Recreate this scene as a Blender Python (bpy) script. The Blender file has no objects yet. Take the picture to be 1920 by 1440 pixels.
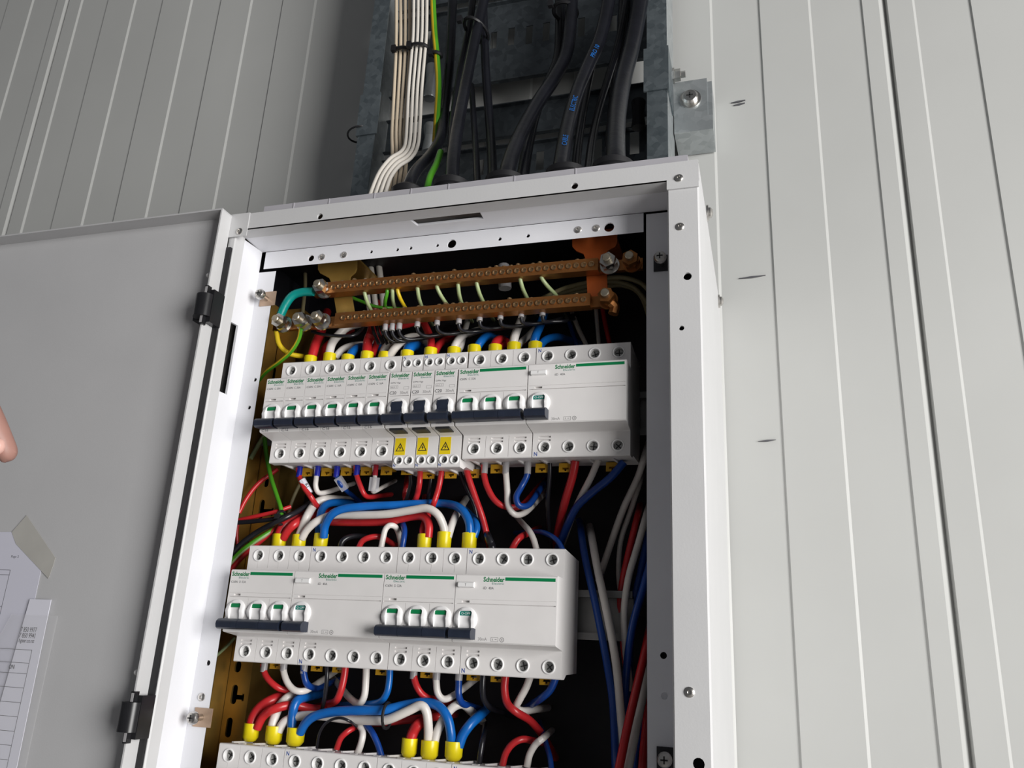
import bpy, bmesh, math, random
from mathutils import Vector, Matrix
from mathutils.geometry import tessellate_polygon
random.seed(7)
S = 0.001                                   # everything below is written in millimetres
sc = bpy.context.scene
COL = sc.collection

# ------------------------------------------------------------------ camera
F_PX = 1561.75
CAM = Vector((388.32, -570.60, -68.81))
def _rod(v):
    return Matrix.Rotation(v.length, 3, v.normalized()) if v.length > 1e-9 else Matrix.Identity(3)
RM = None
def set_cam(rv):
    global RM
    R0 = Matrix(((1, 0, 0), (0, 0, -1), (0, 1, 0)))
    RM = _rod(Vector(rv)) @ R0              # world -> camera (x right, y down, z forward)
set_cam((-0.326848, 0.295594, 0.001596))
cd = bpy.data.cameras.new('camera'); cam = bpy.data.objects.new('camera', cd); COL.objects.link(cam)
cd.sensor_fit = 'HORIZONTAL'; cd.sensor_width = 36.0; cd.lens = F_PX / 1920 * 36.0
cd.clip_start = 0.02; cd.clip_end = 50
_w = RM.transposed()
cm = Matrix((( _w[0][0], -_w[0][1], -_w[0][2]), (_w[1][0], -_w[1][1], -_w[1][2]), (_w[2][0], -_w[2][1], -_w[2][2])))
cam.matrix_world = Matrix.Translation(CAM * S) @ cm.to_4x4()
sc.camera = cam
def ray(u, v):
    return RM.transposed() @ Vector(((u - 960) / F_PX, (v - 720) / F_PX, 1.0))
def at(u, v, y):                            # point of the place seen at (u, v), at depth y (mm)
    d = ray(u, v); return CAM + d * ((y - CAM.y) / d.y)
def mmpp(y):                                # millimetres per picture pixel at depth y
    return (y - CAM.y) / 0.93 / F_PX

# ------------------------------------------------------------------ world, light, exposure
sc.view_settings.view_transform = 'Standard'; sc.view_settings.look = 'None'
sc.view_settings.gamma = 1.0; sc.view_settings.exposure = 0.0
sc.view_settings.use_curve_mapping = False
wd = bpy.data.worlds.new('world'); sc.world = wd; wd.use_nodes = True
bg = wd.node_tree.nodes['Background']
bg.inputs[0].default_value = (0.93, 0.95, 1.0, 1); bg.inputs[1].default_value = 0.105
def area(name, loc, target, sx, sy, energy, col):
    l = bpy.data.lights.new(name, 'AREA'); l.shape = 'RECTANGLE'; l.size = sx; l.size_y = sy; l.energy = energy; l.color = col
    o = bpy.data.objects.new(name, l); COL.objects.link(o); o.location = loc
    o.rotation_euler = (Vector(target) - Vector(loc)).to_track_quat('-Z', 'Y').to_euler()
    return o
area('daylight_opening', (2.4, -1.35, 0.05), (0.1, 0.05, 0.15), 1.2, 1.5, 92, (1.0, 0.985, 0.965))

# ------------------------------------------------------------------ materials
MAT = {}
def mat(name, col, rough=0.45, metal=0.0, nscale=40.0, namt=0.06, bump=0.0, bscale=None, spec=None, trans=0.0, alpha=1.0):
    m = bpy.data.materials.new(name); m.use_nodes = True
    nt = m.node_tree; b = nt.nodes['Principled BSDF']
    tc = nt.nodes.new('ShaderNodeTexCoord'); nz = nt.nodes.new('ShaderNodeTexNoise')
    nz.inputs['Scale'].default_value = nscale; nz.inputs['Detail'].default_value = 4
    nt.links.new(tc.outputs['Object'], nz.inputs['Vector'])
    cr = nt.nodes.new('ShaderNodeValToRGB')
    lo = [max(0, c * (1 - namt)) for c in col]; hi = [min(1, c * (1 + namt)) for c in col]
    cr.color_ramp.elements[0].position = 0.3; cr.color_ramp.elements[1].position = 0.7
    cr.color_ramp.elements[0].color = (*lo, 1); cr.color_ramp.elements[1].color = (*hi, 1)
    nt.links.new(nz.outputs['Fac'], cr.inputs[0]); nt.links.new(cr.outputs[0], b.inputs['Base Color'])
    b.inputs['Roughness'].default_value = rough; b.inputs['Metallic'].default_value = metal
    if spec is not None: b.inputs['Specular IOR Level'].default_value = spec
    if trans: b.inputs['Transmission Weight'].default_value = trans
    if alpha < 1: b.inputs['Alpha'].default_value = alpha
    if bump:
        bp = nt.nodes.new('ShaderNodeBump'); bp.inputs['Strength'].default_value = bump; bp.inputs['Distance'].default_value = 0.001
        n2 = nt.nodes.new('ShaderNodeTexNoise'); n2.inputs['Scale'].default_value = bscale or nscale * 4
        nt.links.new(tc.outputs['Object'], n2.inputs['Vector'])
        nt.links.new(n2.outputs['Fac'], bp.inputs['Height']); nt.links.new(bp.outputs[0], b.inputs['Normal'])
    MAT[name] = m
    return m
def galv(name, a, b_, rough, metal, scale):
    m = bpy.data.materials.new(name); m.use_nodes = True; nt = m.node_tree; b = nt.nodes['Principled BSDF']
    tc = nt.nodes.new('ShaderNodeTexCoord'); vo = nt.nodes.new('ShaderNodeTexVoronoi'); vo.inputs['Scale'].default_value = scale
    nz = nt.nodes.new('ShaderNodeTexNoise'); nz.inputs['Scale'].default_value = scale * 0.8; nz.inputs['Detail'].default_value = 5
    mx = nt.nodes.new('ShaderNodeMix'); mx.data_type = 'RGBA'; mx.inputs[0].default_value = 0.35
    nt.links.new(tc.outputs['Object'], nz.inputs['Vector'])
    nt.links.new(tc.outputs['Object'], mx.inputs[6]); nt.links.new(nz.outputs['Color'], mx.inputs[7])
    nt.links.new(tc.outputs['Object'], vo.inputs['Vector'])
    cr = nt.nodes.new('ShaderNodeValToRGB'); cr.color_ramp.elements[0].color = (*a, 1); cr.color_ramp.elements[1].color = (*b_, 1)
    sep = nt.nodes.new('ShaderNodeMath'); sep.operation = 'ADD'
    se = nt.nodes.new('ShaderNodeSeparateColor'); nt.links.new(vo.outputs['Color'], se.inputs[0])
    ml = nt.nodes.new('ShaderNodeMath'); ml.operation = 'MULTIPLY'; ml.inputs[1].default_value = 0.5
    nt.links.new(se.outputs[0], ml.inputs[0]); nt.links.new(ml.outputs[0], sep.inputs[0])
    ml2 = nt.nodes.new('ShaderNodeMath'); ml2.operation = 'MULTIPLY'; ml2.inputs[1].default_value = 0.5
    nt.links.new(nz.outputs['Fac'], ml2.inputs[0]); nt.links.new(ml2.outputs[0], sep.inputs[1])
    nt.links.new(sep.outputs[0], cr.inputs[0]); nt.links.new(cr.outputs[0], b.inputs['Base Color'])
    b.inputs['Roughness'].default_value = rough; b.inputs['Metallic'].default_value = metal
    MAT[name] = m
mat('wall_paint', (0.50, 0.505, 0.49), 0.42, nscale=6, namt=0.03, bump=0.03, bscale=300)
mat('concrete', (0.30, 0.29, 0.28), 0.8, nscale=5, namt=0.15, bump=0.1)
mat('powder_white', (0.77, 0.775, 0.81), 0.38, nscale=20, namt=0.02, bump=0.05, bscale=900)
mat('frame_grey', (0.60, 0.60, 0.605), 0.4, nscale=20, namt=0.02, bump=0.05, bscale=900)
mat('door_paint', (0.51, 0.51, 0.518), 0.5, nscale=12, namt=0.03, bump=0.05, bscale=900)
mat('gland_plate_paint', (0.42, 0.41, 0.44), 0.5, nscale=20, namt=0.04)
mat('body_plastic', (0.77, 0.75, 0.74), 0.42, nscale=60, namt=0.02)
mat('ring_plastic', (0.84, 0.835, 0.83), 0.35, nscale=60, namt=0.02)
mat('toggle_white', (0.86, 0.85, 0.85), 0.3, nscale=60, namt=0.02)
mat('navy', (0.018, 0.024, 0.042), 0.35, nscale=90, namt=0.2)
mat('green_print', (0.0, 0.20, 0.065), 0.4, namt=0.03)
mat('teal_print', (0.0, 0.19, 0.15), 0.4, namt=0.03)
mat('grey_print', (0.10, 0.10, 0.11), 0.5, namt=0.05)
mat('pale_print', (0.33, 0.32, 0.32), 0.5, namt=0.05)
mat('blue_print', (0.02, 0.07, 0.32), 0.5, namt=0.05)
mat('black_print', (0.015, 0.015, 0.018), 0.5, namt=0.05)
mat('sticker_yellow', (0.80, 0.60, 0.01), 0.45, namt=0.04)
mat('sleeve_yellow', (0.80, 0.66, 0.008), 0.3, nscale=80, namt=0.05)
mat('sleeve_blue', (0.012, 0.02, 0.33), 0.3, namt=0.06)
mat('sleeve_red', (0.38, 0.015, 0.03), 0.3, namt=0.06)
mat('sleeve_grey', (0.36, 0.35, 0.36), 0.35, namt=0.06)
mat('sleeve_teal', (0.0, 0.25, 0.22), 0.35, nscale=60, namt=0.15, bump=0.2, bscale=200)
mat('wire_red', (0.52, 0.022, 0.026), 0.32, nscale=60, namt=0.12)
mat('wire_white', (0.72, 0.68, 0.64), 0.35, nscale=60, namt=0.06)
mat('wire_blue', (0.005, 0.125, 0.46), 0.3, nscale=60, namt=0.10)
mat('wire_darkblue', (0.006, 0.05, 0.27), 0.32, nscale=60, namt=0.12)
mat('wire_black', (0.012, 0.012, 0.016), 0.3, nscale=60, namt=0.2)
mat('wire_green', (0.07, 0.30, 0.015), 0.35, nscale=60, namt=0.08)
mat('wire_yellow', (0.62, 0.44, 0.015), 0.35, nscale=60, namt=0.08)
mat('wire_palegreen', (0.36, 0.44, 0.22), 0.35, nscale=60, namt=0.08)
mat('wire_cream', (0.62, 0.52, 0.39), 0.5, nscale=40, namt=0.06)
mat('wire_offwhite', (0.70, 0.66, 0.60), 0.5, nscale=40, namt=0.05)
mat('wire_olive', (0.30, 0.26, 0.14), 0.5, nscale=40, namt=0.1)
mat('sheath_black', (0.007, 0.0075, 0.011), 0.30, nscale=25, namt=0.35, bump=0.25, bscale=120)
mat('rubber_black', (0.010, 0.010, 0.012), 0.5, nscale=60, namt=0.2)
mat('hinge_black', (0.012, 0.012, 0.014), 0.3, nscale=60, namt=0.2)
mat('steel', (0.62, 0.60, 0.57), 0.28, 1.0, nscale=120, namt=0.15)
mat('screw_steel', (0.36, 0.36, 0.35), 0.42, 0.7, nscale=200, namt=0.3)
mat('slot_dark', (0.02, 0.02, 0.02), 0.6)
mat('brass', (0.33, 0.135, 0.04), 0.38, 0.75, nscale=80, namt=0.15)
mat('brass_screw', (0.42, 0.27, 0.14), 0.3, 0.9, nscale=300, namt=0.3)
mat('stud_steel', (0.50, 0.44, 0.34), 0.35, 0.9, nscale=120, namt=0.2)
mat('brass_bright', (0.60, 0.42, 0.14), 0.3, 0.9, nscale=120, namt=0.2)
mat('copper_plate', (0.60, 0.135, 0.03), 0.42, 0.45, nscale=30, namt=0.12)
mat('zinc_yellow', (0.40, 0.245, 0.06), 0.4, 0.65, nscale=18, namt=0.35)
mat('clip_plate', (0.46, 0.33, 0.24), 0.4, 0.5, nscale=60, namt=0.2)
mat('clip_amber', (0.50, 0.27, 0.01), 0.4, namt=0.1)
mat('black_and_shade', (0.010, 0.010, 0.014), 0.55, nscale=30, namt=0.2)  # cabinet's inner shade put into the colour; also for dark clips and a bush
mat('rail_zinc', (0.26, 0.255, 0.25), 0.45, 0.7, nscale=40, namt=0.15)
mat('paper', (0.62, 0.62, 0.71), 0.7, nscale=8, namt=0.02)
mat('paper_bright', (0.72, 0.72, 0.80), 0.6, nscale=8, namt=0.02)
mat('tape', (0.44, 0.43, 0.40), 0.6, nscale=25, namt=0.08, bump=0.1, bscale=80)
mat('clear_plastic', (0.80, 0.80, 0.82), 0.12, nscale=20, namt=0.02, alpha=0.10)
mat('clear_tag', (0.70, 0.70, 0.74), 0.15, nscale=20, namt=0.02, alpha=0.42)
mat('skin', (0.36, 0.19, 0.155), 0.5, nscale=30, namt=0.10)
mat('shirt', (0.05, 0.06, 0.09), 0.8, nscale=60, namt=0.2)
mat('nail', (0.70, 0.42, 0.36), 0.3, namt=0.05)
mat('cable_blue_print', (0.01, 0.11, 0.38), 0.4, namt=0.1)
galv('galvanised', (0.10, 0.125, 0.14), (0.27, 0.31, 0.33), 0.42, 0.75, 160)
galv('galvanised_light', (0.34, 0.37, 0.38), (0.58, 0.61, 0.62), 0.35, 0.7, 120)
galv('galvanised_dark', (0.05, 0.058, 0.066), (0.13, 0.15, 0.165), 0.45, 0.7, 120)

# ------------------------------------------------------------------ mesh helpers
class MB:
    def __init__(s): s.v = []; s.f = []; s.m = []; s.cur = 0
    def add(s, vs, fs):
        o = len(s.v); s.v += [tuple(x) for x in vs]; s.f += [tuple(i + o for i in f) for f in fs]; s.m += [s.cur] * len(fs); return s
    def box(s, x0, x1, y0, y1, z0, z1):
        return s.add([(x0,y0,z0),(x1,y0,z0),(x1,y1,z0),(x0,y1,z0),(x0,y0,z1),(x1,y0,z1),(x1,y1,z1),(x0,y1,z1)],
                     [(0,3,2,1),(4,5,6,7),(0,1,5,4),(1,2,6,5),(2,3,7,6),(3,0,4,7)])
    def prism_x(s, prof, x0, x1):               # prof: (y, z) outline
        n = len(prof)
        return s.add([(x0, y, z) for y, z in prof] + [(x1, y, z) for y, z in prof],
                     [(i, (i+1) % n, n + (i+1) % n, n + i) for i in range(n)] + [tuple(range(n))[::-1], tuple(range(n, 2*n))])
    def prism_z(s, prof, z0, z1):               # prof: (x, y) outline
        n = len(prof)
        return s.add([(x, y, z0) for x, y in prof] + [(x, y, z1) for x, y in prof],
                     [(i, (i+1) % n, n + (i+1) % n, n + i) for i in range(n)] + [tuple(range(n))[::-1], tuple(range(n, 2*n))])
    def prism_y(s, prof, y0, y1):               # prof: (x, z) outline
        n = len(prof)
        return s.add([(x, y0, z) for x, z in prof] + [(x, y1, z) for x, z in prof],
                     [(i, (i+1) % n, n + (i+1) % n, n + i) for i in range(n)] + [tuple(range(n))[::-1], tuple(range(n, 2*n))])
    def lathe(s, prof, c, ax='y', n=20, closed_start=True, closed_end=True):   # prof: (r, d) along the axis
        c = Vector(c); vs = []; fs = []
        for r, d in prof:
            for k in range(n):
                a = 2 * math.pi * k / n; p, q = r * math.cos(a), r * math.sin(a)
                vs.append(c + Vector({'y': (p, d, q), 'x': (d, p, q), 'z': (p, q, d)}[ax]))
        for i in range(len(prof) - 1):
            for k in range(n):
                fs.append((i*n + k, i*n + (k+1) % n, (i+1)*n + (k+1) % n, (i+1)*n + k))
        if closed_start: fs.append(tuple(range(n))[::-1])
        if closed_end: fs.append(tuple(range((len(prof)-1)*n, len(prof)*n)))
        return s.add(vs, fs)
    def plate(s, outer, holes, mp):             # face with pockets; holes: (loop, depth, closed)
        loops = [outer] + [h[0] for h in holes]
        pts = [p for l in loops for p in l]
        tris = tessellate_polygon([[Vector((p[0], p[1], 0)) for p in l] for l in loops])
        s.add([mp(a, b, 0) for a, b in pts], tris)
        for loop, dep, closed in holes:
            n = len(loop)
            s.add([mp(a, b, 0) for a, b in loop] + [mp(a, b, dep) for a, b in loop],
                  [(i, (i+1) % n, n + (i+1) % n, n + i) for i in range(n)] + ([tuple(range(n, 2*n))] if closed else []))
        return s
    def tube(s, pts, r, n=10, sub=5, smooth=True, caps=True, half=None, flat=1.0, updir=None):
        P = catmull(pts, sub) if smooth else [Vector(p) for p in pts]
        m = len(P); T = []
        for i in range(m):
            t = (P[min(i+1, m-1)] - P[max(i-1, 0)])
            T.append(t.normalized() if t.length > 1e-9 else Vector((0, 0, 1)))
        u = Vector(updir) if updir else Vector((0, -1, 0))
        if abs(u.dot(T[0])) > 0.95: u = Vector((1, 0, 0))
        base = len(s.v); vs = []; fs = []; ms = []
        for i in range(m):
            u = (u - T[i] * u.dot(T[i])).normalized(); w = T[i].cross(u)
            rr = r[min(len(r)-1, i)] if isinstance(r, (list, tuple)) else r
            for k in range(n):
                a = 2 * math.pi * (k + 0.5) / n
                vs.append(P[i] + (u * math.cos(a) * flat + w * math.sin(a)) * rr)
        for i in range(m - 1):
            for k in range(n):
                fs.append((i*n + k, i*n + (k+1) % n, (i+1)*n + (k+1) % n, (i+1)*n + k))
                ms.append(s.cur if half is None else (1 if half[0] <= k < half[1] else 0))
        if caps:
            fs.append(tuple(range(n))[::-1]); fs.append(tuple(range((m-1)*n, m*n))); ms += [s.cur, s.cur]
        s.v += [tuple(x) for x in vs]; s.f += [tuple(i + base for i in f) for f in fs]; s.m += ms
        return s
    def mesh(s, name, mats, origin=(0, 0, 0), smooth=True, angle=0.6):
        me = bpy.data.meshes.new(name); o = Vector(origin)
        me.from_pydata([tuple((Vector(v) - o) * S) for v in s.v], [], s.f)
        for mm in (mats if isinstance(mats, (list, tuple)) else [mats]): me.materials.append(MAT[mm])
        me.polygons.foreach_set('material_index', s.m)
        bm = bmesh.new(); bm.from_mesh(me)
        bmesh.ops.remove_doubles(bm, verts=bm.verts, dist=1e-6)
        bmesh.ops.recalc_face_normals(bm, faces=bm.faces); bm.to_mesh(me); bm.free()
        if smooth:
            me.polygons.foreach_set('use_smooth', [True] * len(me.polygons)); me.set_sharp_from_angle(angle=angle)
        return me
    def obj(s, name, mats, parent=None, origin=(0, 0, 0), **k):
        o = bpy.data.objects.new(name, s.mesh(name, mats, origin, **k)); COL.objects.link(o)
        if parent: o.parent = parent
        else: o.location = Vector(origin) * S
        return o
def catmull(pts, sub):
    P = [Vector(p) for p in pts]
    if len(P) < 3: return P
    Q = [P[0] * 2 - P[1]] + P + [P[-1] * 2 - P[-2]]; out = []
    for i in range(1, len(Q) - 2):
        a, b, c, d = Q[i-1], Q[i], Q[i+1], Q[i+2]
        for k in range(sub):
            t = k / sub
            out.append(0.5 * ((2*b) + (c - a) * t + (2*a - 5*b + 4*c - d) * t*t + (3*b - a - 3*c + d) * t**3))
    out.append(P[-1]); return out
def circ(cx, cz, r, n=14): return [(cx + r * math.cos(2*math.pi*k/n), cz + r * math.sin(2*math.pi*k/n)) for k in range(n)]
def rect(x0, x1, z0, z1): return [(x0, z0), (x1, z0), (x1, z1), (x0, z1)]
def pill(cx, cz, w, h, n=6):                    # vertical rounded slot
    r = w / 2; t = h / 2 - r
    return [(cx + r*math.cos(math.pi*k/n), cz + t + r*math.sin(math.pi*k/n)) for k in range(n+1)] + \
           [(cx - r*math.cos(math.pi*k/n), cz - t - r*math.sin(math.pi*k/n)) for k in range(n+1)]
def front(y0): return lambda a, b, d: (a, y0 + d, b)
def tag(o, label, cat, group=None):
    o['label'] = label; o['category'] = cat
    if group: o['group'] = group
    return o
def thing(name, label, cat, loc=(0, 0, 0), group=None):
    o = bpy.data.objects.new(name, None); COL.objects.link(o); o.location = Vector(loc) * S; o.empty_display_size = 0.02
    return tag(o, label, cat, group)
def part(name, me, parent, loc=(0, 0, 0), rot=None):
    o = bpy.data.objects.new(name, me); COL.objects.link(o); o.parent = parent; o.location = Vector(loc) * S
    if rot: o.rotation_euler = rot
    return o
def dup(root, loc, label, group=None):
    r = root.copy(); COL.objects.link(r); r.location = Vector(loc) * S; r['label'] = label
    if group: r['group'] = group
    for ch in list(root.children):
        c = ch.copy(); COL.objects.link(c); c.parent = r
        for g in list(ch.children):
            d = g.copy(); COL.objects.link(d); d.parent = c
    return r
_txt = {}
def text_mesh(body, width, height, matn, bold=0.0):   # lettering in the x-z plane, origin at lower left
    key = (body, round(width, 2), round(height, 2), matn)
    if key in _txt: return _txt[key]
    cu = bpy.data.curves.new('lettering', 'FONT'); cu.body = body; cu.size = 1; cu.resolution_u = 2; cu.offset = bold
    ob = bpy.data.objects.new('lettering', cu); me = bpy.data.meshes.new_from_object(ob)
    xs = [v.co.x for v in me.vertices]; ys = [v.co.y for v in me.vertices]
    x0, x1, y0, y1 = min(xs), max(xs), min(ys), max(ys)
    for v in me.vertices:
        v.co = Vector(((v.co.x - x0) / (x1 - x0) * width, -0.06, (v.co.y - y0) / (y1 - y0) * height)) * S
    me.materials.clear(); me.materials.append(MAT[matn]); me.name = 'lettering'
    bpy.data.objects.remove(ob); _txt[key] = me
    return me

# ------------------------------------------------------------------ wall of metal cladding panels
YW = 215.0
wall = bpy.data.objects.new('wall_back', None); COL.objects.link(wall); wall['kind'] = 'structure'
wall.location = Vector((0, YW, -1200)) * S; wall['label'] = 'pale grey metal clad wall with vertical grooves'
PER, J0 = 1148.0, -613.0
prof = [(0.0, 0.0)]
G0, GP, GD = 25.0, (1148 - 50) / 21, 1.7
prof = [(-1.5, 6.0), (0.0, 0.0)]
for k in range(22):
    x = G0 + GP * k
    if k % 2 == 0: prof += [(x - 1.3, 0.0), (x + 1.3, GD)]
    else: prof += [(x - 0.9, GD), (x + 0.5, 0.0)]
prof += [(PER - 8.5, 0.0), (PER - 1.5, 6.0)]
m = MB(); n = len(prof)
m.add([(x, y, 0) for x, y in prof] + [(x, y, 3400) for x, y in prof], [(i, i+1, n+i+1, n+i) for i in range(n-1)])
m.add([(-1.5, 40, 0), (PER-1.5, 40, 0), (PER-1.5, 40, 3400), (-1.5, 40, 3400)], [(0, 1, 2, 3)])
pm = m.mesh('cladding_panel', 'wall_paint', smooth=False)
for k in (-1, 0, 1):
    part('cladding_panel', pm, wall, (J0 + PER * k, 0, 0))
for u, v, L in ((1384, 190, 15), (1386, 195, 12), (1410, 519, 26), (1438, 826, 16)):
    p = at(u, v, YW); m = MB(); lz = p.z + 1200
    m.add([(p.x - L*.5, -0.35, lz - .6), (p.x, -0.35, lz - .9), (p.x + L*.5, -0.35, lz + .7), (p.x, -0.35, lz + .7),
           (p.x - L*.5, 2, lz - .6), (p.x, 2, lz - .9), (p.x + L*.5, 2, lz + .7), (p.x, 2, lz + .7)],
          [(0, 1, 2, 3), (0, 4, 5, 1), (1, 5, 6, 2), (2, 6, 7, 3), (3, 7, 4, 0)])
    m.obj('scuff_mark', 'grey_print', wall)

# concrete floor of the hall, below the picture
m = MB(); m.box(-1760, 1680, -3200, YW + 40, -1250, -1200)
fl = m.obj('floor', 'concrete', None, origin=(0, 0, -1250), smooth=False); fl['kind'] = 'structure'

# ------------------------------------------------------------------ cabinet
XL, XR, ZT, ZB, YF, YB = -48.5, 352.5, 278.0, -420.0, -44.0, 212.0
XIL, XIR, ZIT, ZIB = -27.5, 330.2, 262.4, -400.0
Y1, YL = -32.0, -8.0
cab = thing('electrical_cabinet', 'open white steel electrical cabinet fixed to the clad wall', 'cabinet', (150, YB, ZB))
OC = (150, YB, ZB)
def cpart(m, name, mats, **k): return m.obj(name, mats, cab, origin=OC, **k)
# shell
m = MB(); t = 1.5
m.box(XL, XL + t, YF + 1.5, YB, ZB, ZT); m.box(XR - t, XR, YF + 1.5, YB, ZB, ZT)
m.box(XL + t, XR - t, YF + 1.5, YB, ZT - t, ZT); m.box(XL + t, XR - t, YF + 1.5, YB, ZB, ZB + t)
m.box(XL + t, XR - t, YB - t, YB, ZB + t, ZT - t)
cpart(m, 'shell', 'frame_grey')
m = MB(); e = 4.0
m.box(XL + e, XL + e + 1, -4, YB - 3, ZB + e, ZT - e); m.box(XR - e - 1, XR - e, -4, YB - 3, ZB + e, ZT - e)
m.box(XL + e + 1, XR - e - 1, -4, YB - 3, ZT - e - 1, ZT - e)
cpart(m, 'shade_liner', 'black_and_shade', smooth=False)  # added near-black sheets that darken the inside, not a real lining
# front frame: top piece with corner plates, side pieces
hz = [at(601, 407, YF), at(1078, 350, YF)]
holes = [(circ(p.x, p.z, 2.7), 2, False) for p in hz]
m = MB(); m.plate(rect(XL, XR, ZIT, ZT), holes, front(YF - 1.2))
m.add([(XL, YF-1.2, ZT), (XR, YF-1.2, ZT), (XR, YF+1.5, ZT), (XL, YF+1.5, ZT)], [(0, 1, 2, 3)])
m.add([(XR, YF-1.2, ZIT), (XR, YF-1.2, ZT), (XR, YF+3, ZT), (XR, YF+3, ZIT)], [(0, 1, 2, 3)])
cpart(m, 'front_frame', 'frame_grey')
zpl = at(1290, 353, YF).z
m = MB(); m.box(XIR, XR, YF - 1.4, YF - 0.2, zpl, ZIT + .5)
cpart(m, 'corner_plate', 'frame_grey')
m = MB(); zs = at(440, 446, YF).z; m.box(XL, at(467, 425, YF).x, YF - 1.9, YF - 1.2, zs, ZT + 0.4)
cpart(m, 'corner_plate', 'frame_grey')
hr = [(at(1289, 518, YF), 2.9), (at(1278, 615, YF), 1.8), (at(1310, 1433, YF), 3.4)]
def jamb(x0, x1, holes, inner):
    m = MB(); m.plate(rect(x0, x1, ZB, ZIT), [(circ(p.x, p.z, r), 2, False) for p, r in holes], front(YF))
    return m
m = jamb(XIR + 1.0, XR - 1.2, hr, XIR)
m.add([(XR-1.2, YF, ZB), (XR, YF+1.2, ZB), (XR, YF+1.2, ZIT), (XR-1.2, YF, ZIT)], [(0, 1, 2, 3)])
m.add([(XIR+1, YF, ZB), (XIR, YF+1.0, ZB), (XIR, YF+1.0, ZIT), (XIR+1, YF, ZIT)], [(0, 1, 2, 3)])
cpart(m, 'front_frame', 'frame_grey')
m = jamb(XL + 1, XIL - 1.0, [], XIL)
m.add([(XIL-1, YF, ZB), (XIL, YF+1.0, ZB), (XIL, YF+1.0, ZIT), (XIL-1, YF, ZIT)], [(0, 1, 2, 3)])
cpart(m, 'front_frame', 'frame_grey')
# first return around the opening
for pts in ([(XIL, YF+1, ZIT), (XIL, Y1, ZIT), (XIL, Y1, ZB), (XIL, YF+1, ZB)],
            [(XIR, YF+1, ZIT), (XIR, Y1, ZIT), (XIR, Y1, ZB), (XIR, YF+1, ZB)],
            [(XIL, YF-1.2, ZIT), (XIR, YF-1.2, ZIT), (XIR, Y1, ZIT), (XIL, Y1, ZIT)]):
    m = MB(); v = [Vector(p) for p in pts]; nrm = (v[1]-v[0]).cross(v[2]-v[0]).normalized() * 1.2
    cx = Vector((150, -30, 0)); nrm = nrm if (v[0] + nrm - cx).length > (v[0] - cx).length else -nrm
    m.add(v + [p + nrm for p in v], [(0,1,2,3), (7,6,5,4), (0,4,5,1), (1,5,6,2), (2,6,7,3), (3,7,4,0)])
    cpart(m, 'frame_lip', 'frame_grey', smooth=False)
# second return, leaning slightly inward, with its slots
s0, s1 = at(430, 605, -30), at(405, 735, -30)
def mpL(a, b, d):
    t = a / 24.0; return (XIL - 0.6 + 2.2 * t - d, Y1 + a, b)
m = MB(); m.plate(rect(0, 24, ZB, 261.5), [(rect(0.6, 9.5, s1.z, s0.z), 2, False)], mpL)
cpart(m, 'frame_return', 'powder_white', smooth=False)
def mpR(a, b, d):
    t = a / 24.0; return (XIR + 0.6 + 1.5 * t + d, Y1 + a, b)
m = MB(); m.plate(rect(0, 24, ZB, 261.5), [], mpR); cpart(m, 'frame_return', 'powder_white', smooth=False)
t0, t1 = at(770, 412, -30), at(901, 402, -30)
def mpT(a, b, d):
    t = b / 24.0; return (a, Y1 + b, ZIT + 0.5 - 1.6 * t + d)
m = MB(); m.plate(rect(XIL, XIR, 0, 24), [([(t0.x, .6), (t1.x, .6), (t1.x, 9.5), (t0.x + 3, 9.5)], 2, False)], mpT)
cpart(m, 'frame_return', 'powder_white', smooth=False)
# inner flanges with their holes
xe = at(515, 526, YL).x; xr = at(1212, 600, YL).x
zbot = 244.6
fl_holes = []
for u, v, r in ((583, 484, 3.0), (696, 472, 1.5), (745, 468, 1.5), (770, 465, 1.5), (820, 460, 1.4), (847, 457, 3.9), (937, 448, 1.6),
                (990, 442, 1.6), (1142, 426, 4.0)):
    p = at(u, v, YL); fl_holes.append((circ(p.x, p.z, r), 1.6, False))
m = MB(); m.plate(rect(XIL + 5.5, xr - 2.0, zbot, 260.9), fl_holes, front(YL))
cpart(m, 'inner_flange', 'powder_white', smooth=False)
hl = [(478, 712, 1.7), (467, 764, 1.7), (390, 1243, 2.0)]
m = MB(); m.plate(rect(XIL + 1.6, xe, ZB, 241.6), [(circ(at(u, v, YL).x, at(u, v, YL).z, r), 1.6, False) for u, v, r in hl], front(YL))
cpart(m, 'inner_flange', 'powder_white', smooth=False)
m = MB(); m.plate(rect(xr, XIR + 2, ZB, at(1230, 400, YL).z), [(circ(at(u, v, YL).x, at(u, v, YL).z, r), 1.6, r2) for u, v, r, r2 in ((1244, 1229, 2.2, False), (1246, 1305, 2.2, True))], front(YL))
cpart(m, 'inner_flange', 'powder_white', smooth=False)
# rivets
m = MB(); m.lathe([(3.0, 0), (3.0, -0.5), (2.3, -1.0), (1.3, -1.2), (1.0, -0.4), (0.2, -0.3)], (0, 0, 0), n=14)
rivet = m.mesh('rivet', 'steel')
for u, v, y in ((1273, 334, YF - 1.4), (1275, 425, YF), (1293, 1298, YF), (449, 434, YF - 1.9), (604, 482, YL), (645, 478, YL), (1084, 431, YL), (1118, 428, YL), (378, 1307, YL)):
    p = at(u, v, y); part('rivet', rivet, cab, p - Vector(OC))
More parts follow.
